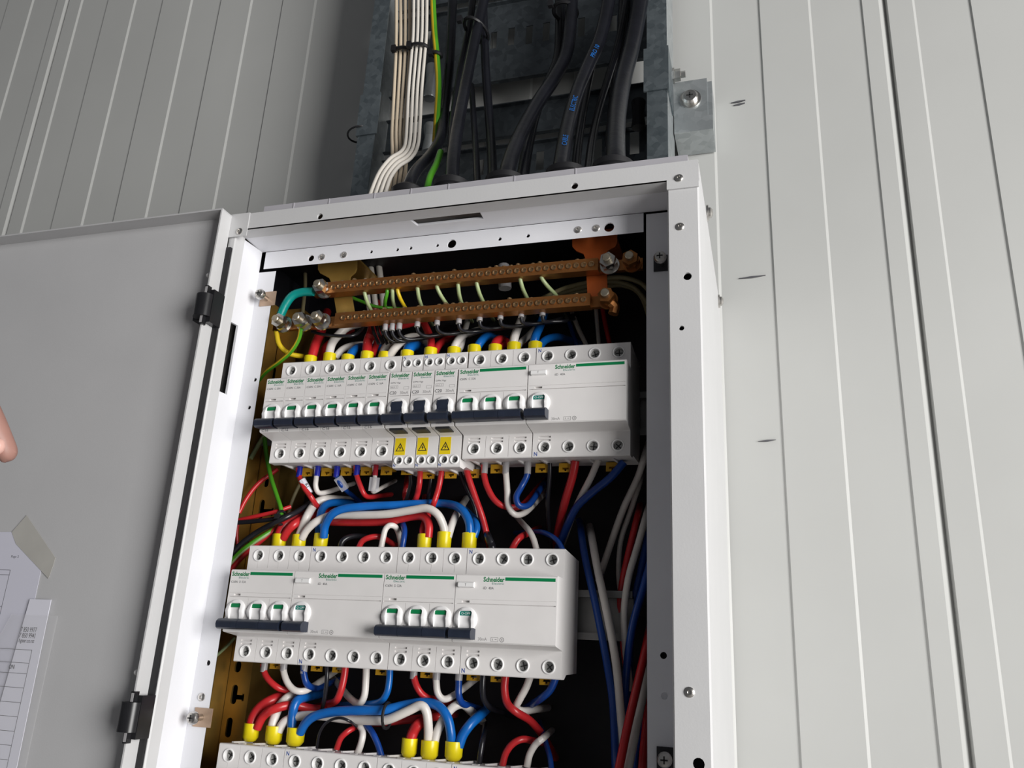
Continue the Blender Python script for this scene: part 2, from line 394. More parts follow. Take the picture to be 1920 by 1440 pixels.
# spring-clip screws on the flanges
def clip(u, v, plate_m):
    p = at(u, v, YL) - Vector(OC)
    m = MB(); m.box(-6, 9, -0.9, -0.1, -6.5, 6.5); part('cover_clip', m.mesh('cover_clip', plate_m), cab, p)
    m = MB(); m.lathe([(2.4, -1), (2.4, -8), (2.9, -8), (2.9, -9), (4.6, -9), (4.6, -11), (3.6, -12.6), (1.5, -13.2), (0.2, -13.2)], (0, 0, 0), n=18)
    sc_ = part('cover_screw', m.mesh('cover_screw', 'steel'), cab, p)
    m = MB(); m.box(-2.2, 2.2, -13.5, -12.8, -.45, .45); m.box(-.45, .45, -13.5, -12.8, -2.2, 2.2)
    part('cross_slot', m.mesh('cross_slot', 'slot_dark'), sc_)
clip(500, 561, 'clip_plate'); clip(378, 1345, 'clip_plate'); clip(1241, 494, 'black_and_shade'); clip(1250, 1422, 'black_and_shade')
# bolts on the outer right side
for u, v, y in ((1320, 400, 40), (1346, 565, 185)):
    z = at(u, v, y).z
    m = MB(); m.lathe([(6.5, 0), (6.5, 1.5), (4.6, 1.5), (4.4, 3.2), (2.5, 4.6), (.3, 4.8)], (0, 0, 0), ax='x', n=16)
    part('side_bolt', m.mesh('side_bolt', 'steel'), cab, Vector((XR, y, z)) - Vector(OC))
# gland plate on top
gp0, gp1 = at(522, 400, -36), at(1286, 299, -36)
m = MB(); m.box(-6, 345, -42, 150, ZT, ZT + 7.0)
for x in (22, 55, 96, 128, 160, 214, 262): m.box(x, x + .8, -42.4, -42, ZT, ZT + 7.0)
cpart(m, 'gland_plate', 'gland_plate_paint', smooth=False)
# mounting plate, uprights, rails
m = MB(); m.box(XL + 3, XR - 3, 104, 106, ZB + 6, ZT - 6); cpart(m, 'mounting_plate', 'black_and_shade')  # near-black colour holds the shade deep in the cabinet
def upright(x0, x1, holes):
    m = MB(); m.plate(rect(x0, x1, ZB + 6, 236), holes, front(58))
    m.plate(rect(58, 104, ZB + 6, 236), [], lambda a, b, d: (x1, a, b))
    m.plate(rect(40, 58, ZB + 6, 236), [], lambda a, b, d: (x0, a, b))
    m.plate(rect(x0 - 2, x0, ZB + 6, 236), [], front(40))
    return cpart(m, 'mounting_upright', 'zinc_yellow', smooth=False)
uh = []
for u, v, w_, h_ in ((499, 905, 5, 8), (446, 1250, 6, 9), (429, 1364, 5.5, 15), (520, 640, 5, 12), (512, 700, 5, 12)):
    p = at(u, v, 58); uh.append((pill(p.x, p.z, w_, h_), 2, False))
def keyhole(u, v, w_, h_, reach, tz):
    p = at(u, v, 58); r_ = w_ / 2; t_ = h_ / 2 - r_
    lp = [(p.x + r_*math.cos(a), p.z + t_ + r_*math.sin(a)) for a in [math.pi*k/6 for k in range(7)]] + \
         [(p.x + r_*math.cos(a), p.z - t_ + r_*math.sin(a)) for a in [math.pi + math.pi*k/6 for k in range(7)]]
    lp += [(p.x + r_, p.z - t_ * .4 - tz), (p.x + reach - 2, p.z - t_ * .4 - tz), (p.x + reach - 2, p.z - t_*.4 - tz - 1), (p.x + reach, p.z - t_*.4 - tz - 1),
           (p.x + reach, p.z - t_*.4 + tz + 1), (p.x + reach - 2, p.z - t_*.4 + tz + 1), (p.x + reach - 2, p.z - t_*.4 + tz), (p.x + r_, p.z - t_*.4 + tz)]
    uh.append((lp, 2, False))
keyhole(490, 955, 5, 17, 12, 2.6); keyhole(439, 1302, 5.5, 15, 9.5, 1.8)
upright(-42, -20.5, uh)
for zc in (116.2, -35.5, -178.0):
    m = MB(); prof = [(47.5, 17.5), (48.8, 17.5), (48.8, 13.8), (55, 13.8), (55, -13.8), (48.8, -13.8), (48.8, -17.5), (47.5, -17.5), (47.5, -12.5), (53.7, -12.5), (53.7, 12.5), (47.5, 12.5)]
    m.prism_x([(y, z + zc + 2) for y, z in prof], -36, 292 if zc < 100 else 304); cpart(m, 'din_rail', 'rail_zinc', smooth=False)
# rubber gasket against the hinge side
m = MB(); m.box(XIL - 8.5, XIL - 1.6, YF - 2.6, YF, ZB, 247); cpart(m, 'gasket', 'rubber_black')

# ------------------------------------------------------------------ door, opened flat to the left
ZDT = at(418, 390, -59.4).z
door = thing('cabinet_door', 'grey painted cabinet door standing wide open with shallow folded rim', 'door', (-33.4, -46, ZB))
OD = (-33.4, -46, ZB); DX1, DX0 = -33.4, -434.0
m = MB()
m.box(DX0, DX1, -46, -44.8, ZB, ZDT)
dp = m.obj('door_panel', 'door_paint', door, origin=OD, smooth=False)
m = MB(); m.box(DX0, DX1, -59.4, -46, ZDT - 1.3, ZDT); m.obj('door_rim', 'door_paint', door, origin=OD, smooth=False)
m = MB(); m.box(DX0, DX0 + 1.3, -59.4, -46, ZB, ZDT - 1.3); m.obj('door_rim', 'door_paint', door, origin=OD, smooth=False)
m = MB(); m.box(DX1 - 1.3, DX1, -59.4, -44.8, ZB, ZDT - 1.3); m.obj('door_rim', 'frame_grey', door, origin=OD, smooth=False)
def hinge(u, v):
    p = at(u, v, -56); z = p.z; x = DX1
    h = thing('h', '', ''); bpy.data.objects.remove(h)
    m = MB(); m.prism_z([(x + 7.5 * math.cos(a) - 2.5, -57 + 7.5 * math.sin(a)) for a in [2*math.pi*k/24 for k in range(24)]], z - 9.5, z + 9.5)
    m.box(x - 2, x + 5.5, -58, -44.5, z - 14, z + 14)
    b = m.obj('hinge', 'hinge_black', door, origin=OD)
    m = MB(); m.box(x - 1.5, x + 1.6, -61.6, -57, z + 9.5, z + 16.5); m.box(x - 1.5, x + 1.6, -61.6, -57, z - 16.5, z - 9.5)
    m.obj('hinge_clip', 'hinge_black', b, origin=OD)
    m = MB(); m.box(x - .9, x + 1.1, -61.9, -61.6, z + 9.8, z + 15.5); m.box(x - .9, x + 1.1, -61.9, -61.6, z - 15.5, z - 9.8)
    m.obj('clip_insert', 'sleeve_grey', b, origin=OD)
    m = MB(); m.box(x - 14, x - 2, -54, -46, z - 10, z + 7); m.obj('hinge_leaf', 'hinge_black', b, origin=OD)
hinge(396, 575); hinge(263, 1345)
for u, v in ((389, 519), (249, 1260)):
    p = at(u, v, -52); m = MB(); m.lathe([(2.2, 0), (2.2, -5), (1.6, -6.2), (.3, -6.4)], (DX1 - 1.3, -54, p.z), ax='x', n=14)
    m.obj('buffer_peg', 'toggle_white', door, origin=OD)

# ------------------------------------------------------------------ papers on the door
PY = -46.25
def sheet(name, pts, y, matn, label, cat, thick=0.25):
    c = pts[0]; o = (c[0], y, c[1])
    m = MB(); m.prism_y(pts, y - thick, y); return tag(m.obj(name, matn, None, origin=o, smooth=False), label, cat), o
p1 = at(54, 998, PY)
sh, o = sheet('paper_sheet', [(-420, -220), (-165, -220), (-150, -120), (-151.5, p1.z - 22), (-165, p1.z), (-420, p1.z)], PY, 'paper',
              'printed white form sheet taped to the open door, page two', 'paper')
def line2(parent, org, a, b, y, w=.35, mt='grey_print'):
    a = Vector((a[0], 0, a[1])); b = Vector((b[0], 0, b[1])); d = (b - a).normalized(); nn = Vector((-d.z, 0, d.x)) * w / 2
    m = MB(); pts = [a + nn, b + nn, b - nn, a - nn]
    m.prism_y([(p.x, p.z) for p in pts], y - .06, y); return m.obj('printed_line', mt, parent, origin=org, smooth=False)
yy = PY - .26
q = [at(u, v, PY) for u, v in ((0, 1069), (20, 1069), (0, 1078), (18, 1078), (0, 1137), (20, 1069), (0, 1137))]
line2(sh, o, (-420, q[1].z), (q[1].x, q[1].z), yy); line2(sh, o, (-420, q[3].z), (q[1].x, q[3].z), yy)
line2(sh, o, (q[1].x, q[1].z), (q[1].x, q[1].z - 60), yy); line2(sh, o, (-420, q[4].z), (q[1].x, q[4].z), yy)
tp = at(21, 1047, PY); tm = text_mesh('Page 2', 7.5, 2.4, 'grey_print'); part('lettering', tm, sh, Vector((tp.x, yy, tp.z)) - Vector(o))
# masking tape
tpx = [at(u, v, PY - .4) for u, v in ((50, 966), (104, 1046), (100, 1060), (91, 1085), (30, 1020), (22, 998))]
t_, _ = sheet('tape_strip', [(p.x, p.z) for p in tpx], PY - .3, 'tape', 'torn strip of pale masking tape across the form corner', 'tape', .2)
# folded card in the clear pocket
card = [at(u, v, -48.6) for u, v in ((55, 1123), (95, 1123))]
xL_, xR_, zT_ = card[0].x, card[1].x, card[0].z
cp, oc = sheet('document_card', [(xR_ - 120, -240), (xR_ + 3, -240), (xR_, zT_), (xL_, zT_), (xL_ - 6, zT_ - 75), (xR_ - 120, zT_ - 190)], -47.6, 'paper_bright',
               'curled bright paper with phone numbers sliding out of a clear pocket', 'paper', .5)
yc = -48.16
for body, u, v, w_, h_ in (('7 850 9977', 68, 1186, 15, 3.6), ('7 850 9941', 65, 1197, 15, 3.6), ('hgear.co.nz', 63, 1208, 14.5, 3.8)):
    p = at(u, v, yc); part('lettering', text_mesh(body, w_, h_, 'black_print', .004), cp, Vector((p.x - w_, yc, p.z)) - Vector(oc))
p = at(16, 1254, yc); part('lettering', text_mesh('ON', 5.2, 3.2, 'black_print', .01), cp, Vector((p.x, yc, p.z)) - Vector(oc))
xr2 = at(60, 1219, yc).x
line2(cp, oc, (xr2 - 60, at(60, 1219, yc).z), (xr2, at(60, 1219, yc).z), yc); line2(cp, oc, (xr2, at(60, 1219, yc).z), (xr2 + 1, -200), yc)
for v in (1243, 1263, 1290, 1318, 1345, 1373, 1400, 1428):
    z = at(45, v, yc).z; line2(cp, oc, (xr2 - 70, z), (xr2, z), yc)
pk = [at(u, v, -49.4) for u, v in ((46, 1153), (109, 1155))]
tag(MB().prism_y([(pk[0].x - 90, -240), (pk[1].x, -240), (pk[1].x, pk[1].z), (pk[0].x - 12, pk[1].z)], -50.0, -49.4).obj('document_pocket', 'clear_plastic', None, origin=(pk[1].x, -49.4, -240), smooth=False),
    'clear plastic document pocket stuck on the inside of the door', 'document pocket')

# ------------------------------------------------------------------ breakers
HW = 43.0
def body_mesh(w, poles, kind):
    zb = -49.0 if kind == 'dpn' else -43.0
    zn = 22.5; nose = -19.0
    m = MB(); g = 0.15; x0, x1 = g, w - g
    prof = [(46, 40), (3, 43), (0.6, 43), (0, 42.4), (0, zn), (nose + 0.8, zn), (nose, zn - 0.8), (nose, -zn + 0.8), (nose + 0.8, -zn), (-0.6, -zn - 2.2), (0, -zn - 2.8),
            (0, zb + .6), (0.6, zb), (8, zb), (14, zb + 3), (46, zb + 4)]
    n = len(prof)
    vs = [(x0, y, z) for y, z in prof] + [(x1, y, z) for y, z in prof]
    skip = {(3, 4), (6, 7), (10, 11)}
    fs = [tuple(range(n))[::-1], tuple(range(n, 2*n))]
    for i in range(n):
        j = (i + 1) % n
        if (i, j) in skip: continue
        fs.append((i, j, n + j, n + i))
    m.add(vs, fs)
    pw = 18.0
    top, bot, nh = [], [], []
    for k in range(poles):
        c = pw * k + 9
        if kind == 'dpn':
            for dx in (-4.3, 4.3):
                top.append((circ(c + dx, 36, 2.7, 16), 6, True)); bot.append((circ(c + dx, -43.2, 2.7, 16), 6, True))
        else:
            top.append((circ(c, 35.4, 3.75, 18), 6.5, True)); bot.append((circ(c, -35.4, 3.75, 18), 6.5, True))
        if kind in ('mcb',) or (kind == 'rcd' and k == 0):
            bot.append((rect(c - 4.6, c + 4.6, -28.4, -27.1), 1.2, True)); bot.append((rect(c - 4.6, c + 4.6, -30.9, -29.6), 1.2, True))
        if kind == 'mcb' and k:
            top.append((rect(pw*k - .13, pw*k + .13, zn + 3.2, 42), 1.0, True)); bot.append((rect(pw*k - .13, pw*k + .13, -42, -zn - 3.4), 1.0, True))
            nh.append((rect(pw*k - .12, pw*k + .12, -20, 2.0), .8, True))
        if kind == 'mcb': top.append((rect(c - .1, c + .1, zn + 3.0, 30.6), .5, True))
    if kind != 'dpn':
        nh.append((rect(0.8, w - 0.8, 2.5, 3.0), 1.0, True)); nh.append((rect(0.8, w - .8, 5.55, 5.75), .35, True))
        sx = 5.2
        nh.append((rect(sx, sx + 5.6, 3.5, 4.9), 2.5, True))
    else:
        nh.append((rect(0.8, w - 0.8, 2.5, 2.9), 1.0, True))
        nh.append((rect(3.4, 14.0, -20.6, -16.2), 3.0, True))
    m.plate(rect(x0, x1, zn, 42.4), top, front(0)); m.plate(rect(x0, x1, zb + .6, -zn - 2.8), bot, front(0))
    m.plate(rect(x0, x1, -zn + .8, zn - .8), nh, front(nose))
    # wire-entry ribs on the top and underside
    for k in range(poles):
        c = pw * k + 9
        for sgn, zz in ((1, 42.2), (-1, zb + 3.6)):
            y0_ = 14 if sgn > 0 else 16
            m.add([(c - 8.2, y0_, zz - 1.2), (c - 6.6, y0_, zz - 1.2), (c - 3.0, y0_ + 20, zz - 2.2), (c - 4.6, y0_ + 20, zz - 2.2),
                   (c - 8.2, y0_, zz + 1.0), (c - 6.6, y0_, zz + 1.0), (c - 3.0, y0_ + 20, zz + .3), (c - 4.6, y0_ + 20, zz + .3)],
                  [(0,3,2,1), (4,5,6,7), (0,1,5,4), (1,2,6,5), (2,3,7,6), (3,0,4,7)])
            m.box(c + 3.4, c + 7.6, 5, 9, min(zz - .4, zz + sgn), max(zz - .4, zz + sgn))
    return m.mesh('body', 'body_plastic', smooth=False)
def ring_mesh(r0, r1):
    m = MB(); m.lathe([(r1, 0.05), (r1 - .1, -.55), (r1 - .5, -.8), (r0 + .35, -.75), (r0, -.45), (r0, 5.8)], (0, 0, 0), n=22, closed_start=False, closed_end=False)
    return m.mesh('terminal', 'ring_plastic')
def screw_mesh(r):
    m = MB(); m.lathe([(r * 0.98, 6.2), (r * 0.98, 3.4), (r * .8, 2.9), (.1, 2.9)], (0, 0, 0), n=16, closed_start=False)
    a = m.mesh('screw', 'screw_steel')
    m = MB()
    for ang in (0.5, 0.5 + math.pi/2):
        ca, sa = math.cos(ang), math.sin(ang); L = r * .72; W = .38
        pts = [(ca*L - sa*W, sa*L + ca*W), (-ca*L - sa*W, -sa*L + ca*W), (-ca*L + sa*W, -sa*L - ca*W), (ca*L + sa*W, sa*L - ca*W)]
        m.prism_y(pts, 2.7, 3.0)
    return a, m.mesh('screw_slot', 'slot_dark', smooth=False)
RING, (SCREW, SLOT) = ring_mesh(3.6, 4.7), screw_mesh(3.55)
RING_S, (SCREW_S, SLOT_S) = ring_mesh(2.6, 3.7), screw_mesh(2.55)
def toggle_mesh(dark):
    # bulging round drum with a hollow in the middle
    m = MB(); N = 32; loops = []
    def inner(a, w, zt, zb_):
        x, z = math.cos(a), math.sin(a)
        s_ = min(w / abs(x) if abs(x) > 1e-6 else 99, (zt if z > 0 else zb_) / abs(z) if abs(z) > 1e-6 else 99)
        return x * s_, z * s_
    for kind_, y in (('o', 0.0), ('o2', -1.9), ('m', -3.2), ('i', -3.3), ('b', -0.6)):
        L = []
        for k in range(N):
            a = 2 * math.pi * k / N + .001
            if kind_ == 'o': p = (8.3 * math.cos(a), 8.3 * math.sin(a)); yy = y
            elif kind_ == 'o2': p = (8.0 * math.cos(a), 8.0 * math.sin(a)); yy = y + 1.3 * abs(math.sin(a))
            elif kind_ == 'm': p = (6.6 * math.cos(a), 7.0 * math.sin(a)); yy = y + 2.2 * abs(math.sin(a))
            else:
                p = inner(a, 4.6 if kind_ == 'i' else 4.3, 5.6 if kind_ == 'i' else 5.3, 6.6); yy = y + (1.8 * abs(math.sin(a)) if kind_ == 'i' else 0)
            L.append((p[0], yy, p[1]))
        loops.append(L)
    vs = [p for L in loops for p in L]
    fs = [(i*N + k, i*N + (k+1) % N, (i+1)*N + (k+1) % N, (i+1)*N + k) for i in range(len(loops)-1) for k in range(N)]
    fs.append(tuple(range((len(loops)-1)*N, len(loops)*N)))
    m.add(vs, fs); return m.mesh('toggle', 'toggle_white', angle=0.9)
TOGGLE = toggle_mesh(False)
STRIP = MB().box(-4.2, 4.2, -1.0, -.7, 2.4, 5.2).mesh('toggle_flag', 'green_print', smooth=False)
FLAGT = MB().box(-4.2, 4.2, -1.0, -.7, 2.4, 5.2).mesh('toggle_flag', 'teal_print', smooth=False)
LEVER = MB().prism_x([(-0.7, 5.0), (-3.0, 4.6), (-3.6, 1.5), (-2.6, -2), (-5.5, -6.5), (-0.7, -6.5)], -4.2, 4.2).mesh('lever', 'navy', smooth=False)
def handle_mesh(w, poles):
    m = MB(); x0, x1 = 0.9, w - 1.6
    pr = [(-19.2, -13.6), (-24, -13.2), (-27.6, -13.8), (-29.6, -15.4), (-30.0, -17.4), (-29.2, -19.8), (-27.2, -20.8), (-19.2, -20.4)]
    for k in range(poles):
        a = x0 if k == 0 else 18 * k + .12; b = x1 if k == poles - 1 else 18 * (k + 1) - .12
        m.prism_x(pr, a, b)
    return m.mesh('toggle_bar', 'navy', angle=0.7)
HANDLE = {1: handle_mesh(18, 1), 3: handle_mesh(54, 3)}
CLIP = MB().plate([(-5, -3), (5, -3), (5, 4), (-5, 4)], [([(-2.6, -.9), (-.8, -.9), (-.8, -2), (.8, -2), (.8, -.9), (2.6, -.9), (2.6, .6), (-2.6, .6)], 3, False)], front(0)).box(-5, 5, 0.2, 8, 1.2, 4).mesh('rail_clip', 'clip_amber', smooth=False)
GREEN_L = lambda: text_mesh('Schneider', 15.0, 3.3, 'green_print', .03)
def breaker(kind, poles, label, loc, group, rating=''):
    w = 18.0 * poles
    b = thing({'mcb': 'circuit_breaker', 'dpn': 'residual_breaker', 'rcd': 'residual_current_switch'}[kind], label, 'breaker', loc, group)
    part('body', body_mesh(w, poles, kind), b)
    for k in range(poles):
        c = 18 * k + 9
        cs = [(c - 4.3, 36, 1), (c + 4.3, 36, 1), (c - 4.3, -43.2, 1), (c + 4.3, -43.2, 1)] if kind == 'dpn' else [(c, 35.4, 0), (c, -35.4, 0)]
        for x, z, small in cs:
            t_ = part('terminal', RING_S if small else RING, b, (x, 0, z))
            s_ = part('screw', SCREW_S if small else SCREW, t_); s_.rotation_euler = (0, random.random() * 3, 0)
            q_ = part('screw_slot', SLOT_S if small else SLOT, t_); q_.rotation_euler = s_.rotation_euler
        if kind != 'rcd' or k == 0:
            t_ = part('toggle', TOGGLE, b, (c, -19, -7.5))
            if kind == 'dpn': part('lever', LEVER, t_)
            elif kind == 'mcb': part('toggle_flag', STRIP, t_)
            else:
                part('toggle_flag', FLAGT, t_); part('lettering', text_mesh('O-OFF', 6.4, 1.6, 'ring_plastic'), t_, (-3.2, -1.0, 3.0))
        if k % 2 == 0: part('rail_clip', CLIP, b, (c + 9, 30, -44.5 if kind != 'dpn' else -48))
    part('toggle_bar', HANDLE[3] if (kind == 'mcb' and poles == 3) else HANDLE[1], b)
    NY = -19.0
    lx = 20.0 if kind == 'rcd' else 1.2
    part('brand_lettering', GREEN_L(), b, (lx, NY, 17.6))
    part('brand_lettering', text_mesh('Electric', 8.6, 1.3, 'teal_print'), b, (lx + 6.2, NY, 15.9))
    if poles > 1:
        part('green_stripe', MB().box(lx + 15.6, w - 1.4, NY - .12, NY, 18.6, 20.8).mesh('green_stripe', 'green_print', smooth=False), b)
    if kind == 'dpn':
        part('lettering', text_mesh('DPN Vigi', 8, 1.6, 'grey_print'), b, (1.3, NY, 12.2))
        part('lettering', text_mesh('C20', 5.6, 2.5, 'grey_print', .01), b, (1.0, NY, 3.9)); part('lettering', text_mesh('30mA', 6.6, 2.3, 'pale_print'), b, (9.8, NY, 3.9))
        fr = MB().plate(rect(1.3, 7.6, 8.6, 10.9), [(rect(1.5, 7.4, 8.8, 10.7), .02, False)], front(NY - .06)); fr.plate(rect(12.4, 16.6, 7.6, 9.9), [(rect(12.6, 16.4, 7.8, 9.7), .02, False)], front(NY - .06))
        part('printed_frame', fr.mesh('printed_frame', 'pale_print', smooth=False), b)
        part('lettering', text_mesh('6kA 3', 4.6, 1.2, 'pale_print'), b, (1.9, NY, 9.1))
        part('lever_base', MB().box(3.4, 14.4, -18.4, -8, -24.4, -22.6).mesh('lever_base', 'slot_dark', smooth=False), b)
        st = part('warning_sticker', MB().box(0.7, 9.6, -.15, 0, -39.0, -25.6).mesh('warning_sticker', 'sticker_yellow', smooth=False), b)
        tri = MB().plate([(1.6, -36.0), (8.8, -36.0), (5.2, -29.2)], [([(2.6, -35.4), (7.8, -35.4), (5.2, -30.6)], .02, False)], front(-.22))
        tri.prism_y([(5.6, -31.6), (4.2, -33.4), (5.1, -33.4), (4.8, -35.1), (6.3, -33.0), (5.4, -33.0)], -.24, -.16)
        part('warning_symbol', tri.mesh('warning_symbol', 'black_print', smooth=False), st)
        part('lettering', text_mesh('N', 1.9, 2.1, 'blue_print', .02), b, (1.0, 0, 39.6)); part('lettering', text_mesh('N', 1.9, 2.1, 'blue_print', .02), b, (.6, 0, -48.2))
    else:
        part('lettering', text_mesh(rating, 12.6 if kind == 'mcb' else 7.6, 1.7, 'grey_print'), b, (lx, NY, 12.6))
    if kind == 'mcb' and poles == 1:
        part('lettering', text_mesh('C16', 6, 2.0, 'grey_print'), b, (2.0, -19, -23.5 + 1.2))
    if kind == 'rcd':
        tb = MB().prism_x([(NY, 17.2), (NY - 1.2, 17.2), (NY - 2.2, 16.4), (NY - 2.2, 13.9), (NY, 13.4)], 2.4, 13.6)
        t_ = part('test_button', tb.mesh('test_button', 'ring_plastic', smooth=False), b)
        part('lettering', text_mesh('T', 1.0, 1.5, 'grey_print'), t_, (7.4, NY - 2.2, 14.5))
        part('lettering', text_mesh('30mA', 6.2, 2.0, 'pale_print'), b, (18.5, NY, -20.8))
        part('lettering', text_mesh('A', 1.8, 2.0, 'pale_print'), b, (14.6, NY, -20.8))
        fr = MB().plate(rect(27.5, 32.6, -21.2, -18.4), [(rect(27.75, 32.35, -20.95, -18.65), .02, False)], front(NY - .06))
        fr.plate(circ(35.2, -19.8, 1.6, 12), [(circ(35.2, -19.8, 1.15, 12), .02, False)], front(NY - .06)); fr.plate(circ(35.2, -19.8, .5, 8), [], front(NY - .06))
        fr.box(28.6, 29, NY - .06, NY, -20.4, -19.2); fr.box(30.2, 31.6, NY - .06, NY, -20, -19.6)
        part('printed_frame', fr.mesh('printed_frame', 'pale_print', smooth=False), b)
        part('lettering', text_mesh('N', 2.2, 2.8, 'blue_print', .02), b, (1.6, 0, 38.8)); part('lettering', text_mesh('N', 2.4, 3.0, 'blue_print', .02), b, (1.4, 0, -42.0))
    return b
Z1, Z2, Z3 = 116.2, -35.5, -178.1
ordn = ['first', 'second', 'third', 'fourth', 'fifth', 'sixth', 'seventh', 'eighth', 'ninth', 'tenth']
rat = ['iC60N  C 20A', 'iC60N  C 20A', 'iC60N  C 20A', 'iC60N  C 16A', 'iC60N  C 10A', 'iC60N  C 16A']
for i in range(6):
    breaker('mcb', 1, '%s single-pole white breaker from the hinge side, top row' % ordn[i], (6 + 18 * i, 0, Z1), 'single-pole breakers', rat[i])
for i in range(3):
    breaker('dpn', 1, 'narrow breaker with black lever and yellow warning sticker, %s of three' % ordn[i], (115 + 18.6 * i, 0, Z1), 'breakers with yellow warning stickers')
breaker('mcb', 3, 'three-pole white breaker in the top row beside the yellow stickers', (171.4, 0, Z1), 'three-pole breakers', 'iC60N  C 32A')
breaker('rcd', 4, 'four-pole residual current switch at the end of the top row', (225.8, 0, Z1), 'residual current switches', 'iID  40A')
for nm, x0, zc in (('middle', 0.0, Z2), ('bottom', -1.2, Z3)):
    breaker('mcb', 3, 'first three-pole white breaker in the %s row, by the hinge side' % nm, (x0, 0, zc), 'three-pole breakers', 'iC60N  D 32A')
    breaker('rcd', 4, 'four-pole residual current switch between two breakers of the %s row' % nm, (x0 + 54.2, 0, zc), 'residual current switches', 'iID  40A')
    breaker('mcb', 3, 'second three-pole white breaker of the %s row, between two wide switches' % nm, (x0 + 126.4, 0, zc), 'three-pole breakers', 'iC60N  D 32A')
    breaker('rcd', 4, 'four-pole residual current switch at the open end of the %s row' % nm, (x0 + 180.6, 0, zc), 'residual current switches', 'iID  40A')

# ------------------------------------------------------------------ earth and neutral bars
def bolt(y0, big=True, tone='steel'):
    m = MB(); r = 6.6
    m.lathe([(7.6, y0), (7.6, y0 - 1.4)], (0, 0, 0), n=20)
    m.prism_y(circ(0, 0, r, 6), y0 - 6.4, y0 - 1.4); m.prism_y([(x * .96, z * .96) for x, z in [(r*math.cos(.4 + math.pi*k/3), r*math.sin(.4 + math.pi*k/3)) for k in range(6)]], y0 - 11.6, y0 - 6.6)
    a = m.mesh('nut', tone)
    m = MB(); m.lathe([(3.3, y0 - 11), (3.3, y0 - 15.5), (2.7, y0 - 16.2), (.2, y0 - 16.2)], (0, 0, 0), n=14)
    return a, m.mesh('stud', 'stud_steel')
SCR = MB().lathe([(2.35, 0), (2.35, -.9), (1.7, -1.0), (1.2, -.2), (.2, -.2)], (0, 0, 0), n=10).mesh('bar_screw', 'brass_screw')
TOPS = MB().lathe([(1.9, 0), (1.9, 1.3), (1.3, 1.7), (.2, 1.7)], (0, 0, 0), ax='z', n=8).mesh('top_screw', 'brass_screw')
NUT, STUD = bolt(0); NUTC, STUDC = bolt(0, tone='brass')
def bar(label, u0, v0, u1, v1, su0, su1, nuts):
    YBR = 5.0
    a, b = at(u0, v0, YBR), at(u1, v1, YBR); z = (a.z + b.z) / 2
    r = thing('terminal_bar', label, 'terminal bar', (a.x, YBR, z - 4.5), 'brass terminal bars')
    O = Vector((a.x, YBR, z - 4.5)); L = b.x - a.x
    m = MB(); s0_, s1_ = at(su0, v0, YBR).x - a.x, at(su1, v1, YBR).x - a.x
    m.box(0, L, 0, 4, 0, 9); m.box(s0_ - 8, s1_ + 5, -5.5, 4, -.6, 9.6); part('bar', m.mesh('bar', 'brass', smooth=False), r)
    n = int(round((s1_ - s0_) / 6.0))
    for k in range(n + 1):
        x = s0_ + (s1_ - s0_) * k / n
        s_ = part('bar_screw', SCR, r, (x, -5.5, 4.5)); 
        part('top_screw', TOPS, r, (x, -1.5 + (k % 3 == 0) * -1.5, 9.6 + random.choice((-.7, -.7, -.3, 0.6))))
    for u, v, cop in nuts:
        p = at(u, v, YBR - 6); 
        nn = part('nut', NUTC if cop else NUT, r, (p.x - a.x, 0 if u < 620 or u > 1125 else -5.5, 4.5)); nn.rotation_euler = (0, random.random(), 0)
        part('stud', STUD, r, (p.x - a.x, 0, 4.5))
    return r
bar('upper brass terminal bar with two rows of screws', 590, 549, 1205, 491, 630, 1112, ((603, 548, 0), (1141, 498, 0), (1183, 494, 1)))
bar('lower brass terminal bar with three bolted nuts at its hinge-side end', 512, 613, 1150, 561, 648, 1097, ((526, 611, 0), (565, 607, 0), (599, 603, 0), (1138, 561, 1)))
def bracket(label, pts, matn, y=10.5):
    q = [at(u, v, y) for u, v in pts]; m = MB(); m.prism_y([(p.x, p.z) for p in q], y, y + 2)
    m.box(min(p.x for p in q[:2]) + 3, max(p.x for p in q[:2]) - 3, y, y + 60, q[0].z - 2, q[0].z)
    return tag(m.obj('bar_bracket', matn, None, origin=tuple(q[0]), smooth=False), label, 'bracket', 'brackets holding the terminal bars')
bracket('dull gold T-shaped bracket behind the terminal bars', [(597, 480), (668, 474), (668, 503), (665, 510), (656, 518), (655, 528), (664, 588), (632, 592), (622, 532), (617, 521), (600, 512), (596, 505)], 'zinc_yellow')
bracket('orange copper T-shaped bracket behind the terminal bars', [(1073, 432), (1157, 424), (1157, 455), (1153, 463), (1139, 470), (1136, 484), (1140, 560), (1102, 564), (1098, 486), (1094, 476), (1080, 470), (1073, 462)], 'copper_plate')
p = at(1152, 575, 4); q = at(1135, 560, 4)
m = MB(); m.tube([q, (q + p) / 2 + Vector((0, -3, 0)), p, p + Vector((-1, 0, -6))], 4.0, n=8); tag(m.obj('cable_lug', 'brass', None, origin=tuple(p)), 'small brass lug hanging under the lower terminal bar end', 'cable lug')

